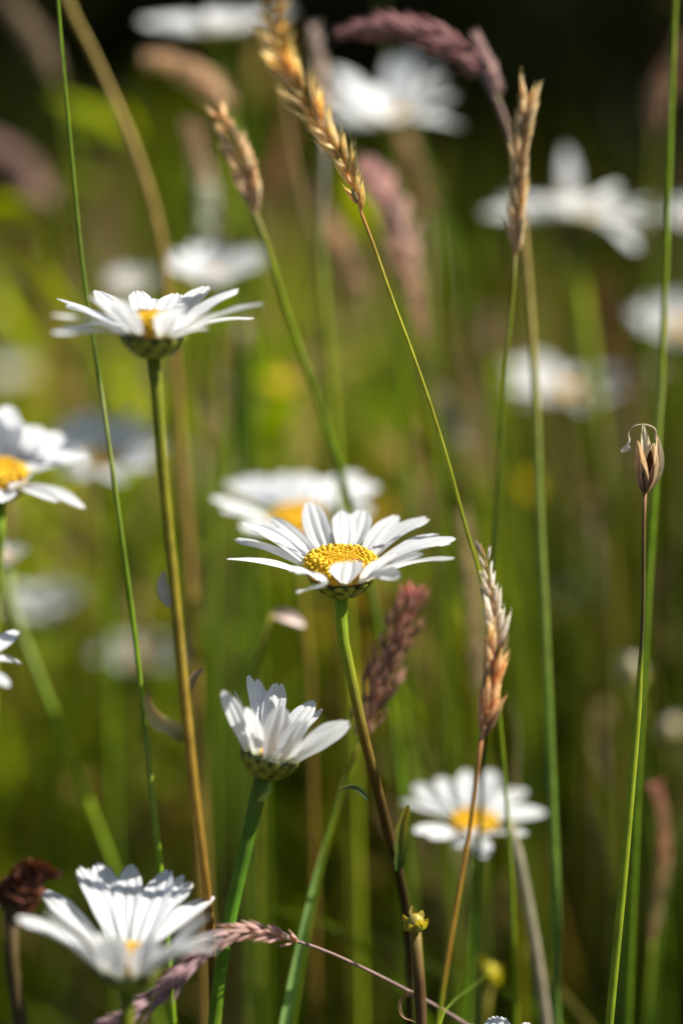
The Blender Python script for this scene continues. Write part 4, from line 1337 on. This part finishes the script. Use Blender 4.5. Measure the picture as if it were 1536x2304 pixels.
def withered():
    rnd = random.Random(97)
    k = .95; u = pix(k)
    S = [at(*p) for p in [(25, 2030, k), (22, 2100, k), (32, 2200, k), (48, 2310, k)]]
    S += to_ground(S[-1], S[-2], rnd)
    root = thing('withered_flower', 'dark red-brown withered flower head on a brown stalk in the lower left corner', 'flower', (S[-1].x, S[-1].y, 0))
    mb = MB()
    tube(mb, spline(S, 30), u * 15, [(0, (0.09, 0.06, 0.02)), (.3, (0.05, 0.035, 0.012)), (1, BROWN)], 12, .06, 6)
    mb.build('stem', M_STEM, root, S[0])
    for P, wd in (([(25, 2035), (40, 1990), (75, 1955), (138, 1965)], 62), ([(30, 2030), (55, 1985), (88, 1932)], 56), ([(30, 2040), (65, 2020), (80, 2035)], 60),
                  ([(20, 2040), (10, 2005), (28, 1972)], 40), ([(35, 2025), (60, 1990), (100, 1990)], 66)):
        Q = spline([at(a, b, k) + Vector((0, rnd.uniform(-12, 12) * u, 0)) for a, b in P], 22)
        Q = [q_ + Vector((rnd.gauss(0, 2.6), rnd.gauss(0, 5), rnd.gauss(0, 2.6))) * u for q_ in Q]
        mb = MB()
        blade(mb, Q, lambda q: wd * u * (math.sin((.1 + .86 * q) * math.pi) ** .7 * (1 + .3 * abs(math.sin(q * 11 + wd)) - .25 * abs(math.sin(q * 23))) + .04), [(0, (0.06, 0.03, 0.01)), (.4, (0.13, 0.035, 0.012)), (1, (0.10, 0.028, 0.012))], .5, 7, twist=rnd.uniform(-1, 1), face=-FWD)
        mb.build('dried_petal', M_DRY, root, Q[0])


withered()
leaf_thing('curled_dry_leaf', 'curled dry brown leaf loop hooked round the stalk at the bottom', 'leaf',
           [(960, 2275), (935, 2240), (915, 2235), (897, 2258), (903, 2285), (935, 2300)], 1.0, 15, [(0, (0.3, 0.2, 0.1)), (1, (0.24, 0.14, 0.06))], 98, 0, M_DRY, 1.2)
pp = leaf_thing('dried_floret', 'single pinkish blurred dry floret left below the sharpest daisy', 'seed pod',
           [(612, 1378), (640, 1385), (665, 1397), (684, 1410)], 1.1, 30, [(0, (0.36, 0.28, 0.2)), (.5, (0.62, 0.46, 0.4)), (1, (0.72, 0.58, 0.54))], 99, 0, M_DRY, .5)
mb = MB()
tube(mb, spline([at(612, 1378, 1.1), at(600, 1382, 1.1), at(590, 1420, 1.1), at(585, 1800, 1.12)] + to_ground(at(585, 1800, 1.12), at(586, 1700, 1.12), R), 30), pix(1.1) * 7, [(0, OLIVE), (1, GREEN)], 8)
mb.build('stem', M_STEM, pp, at(612, 1378, 1.1))
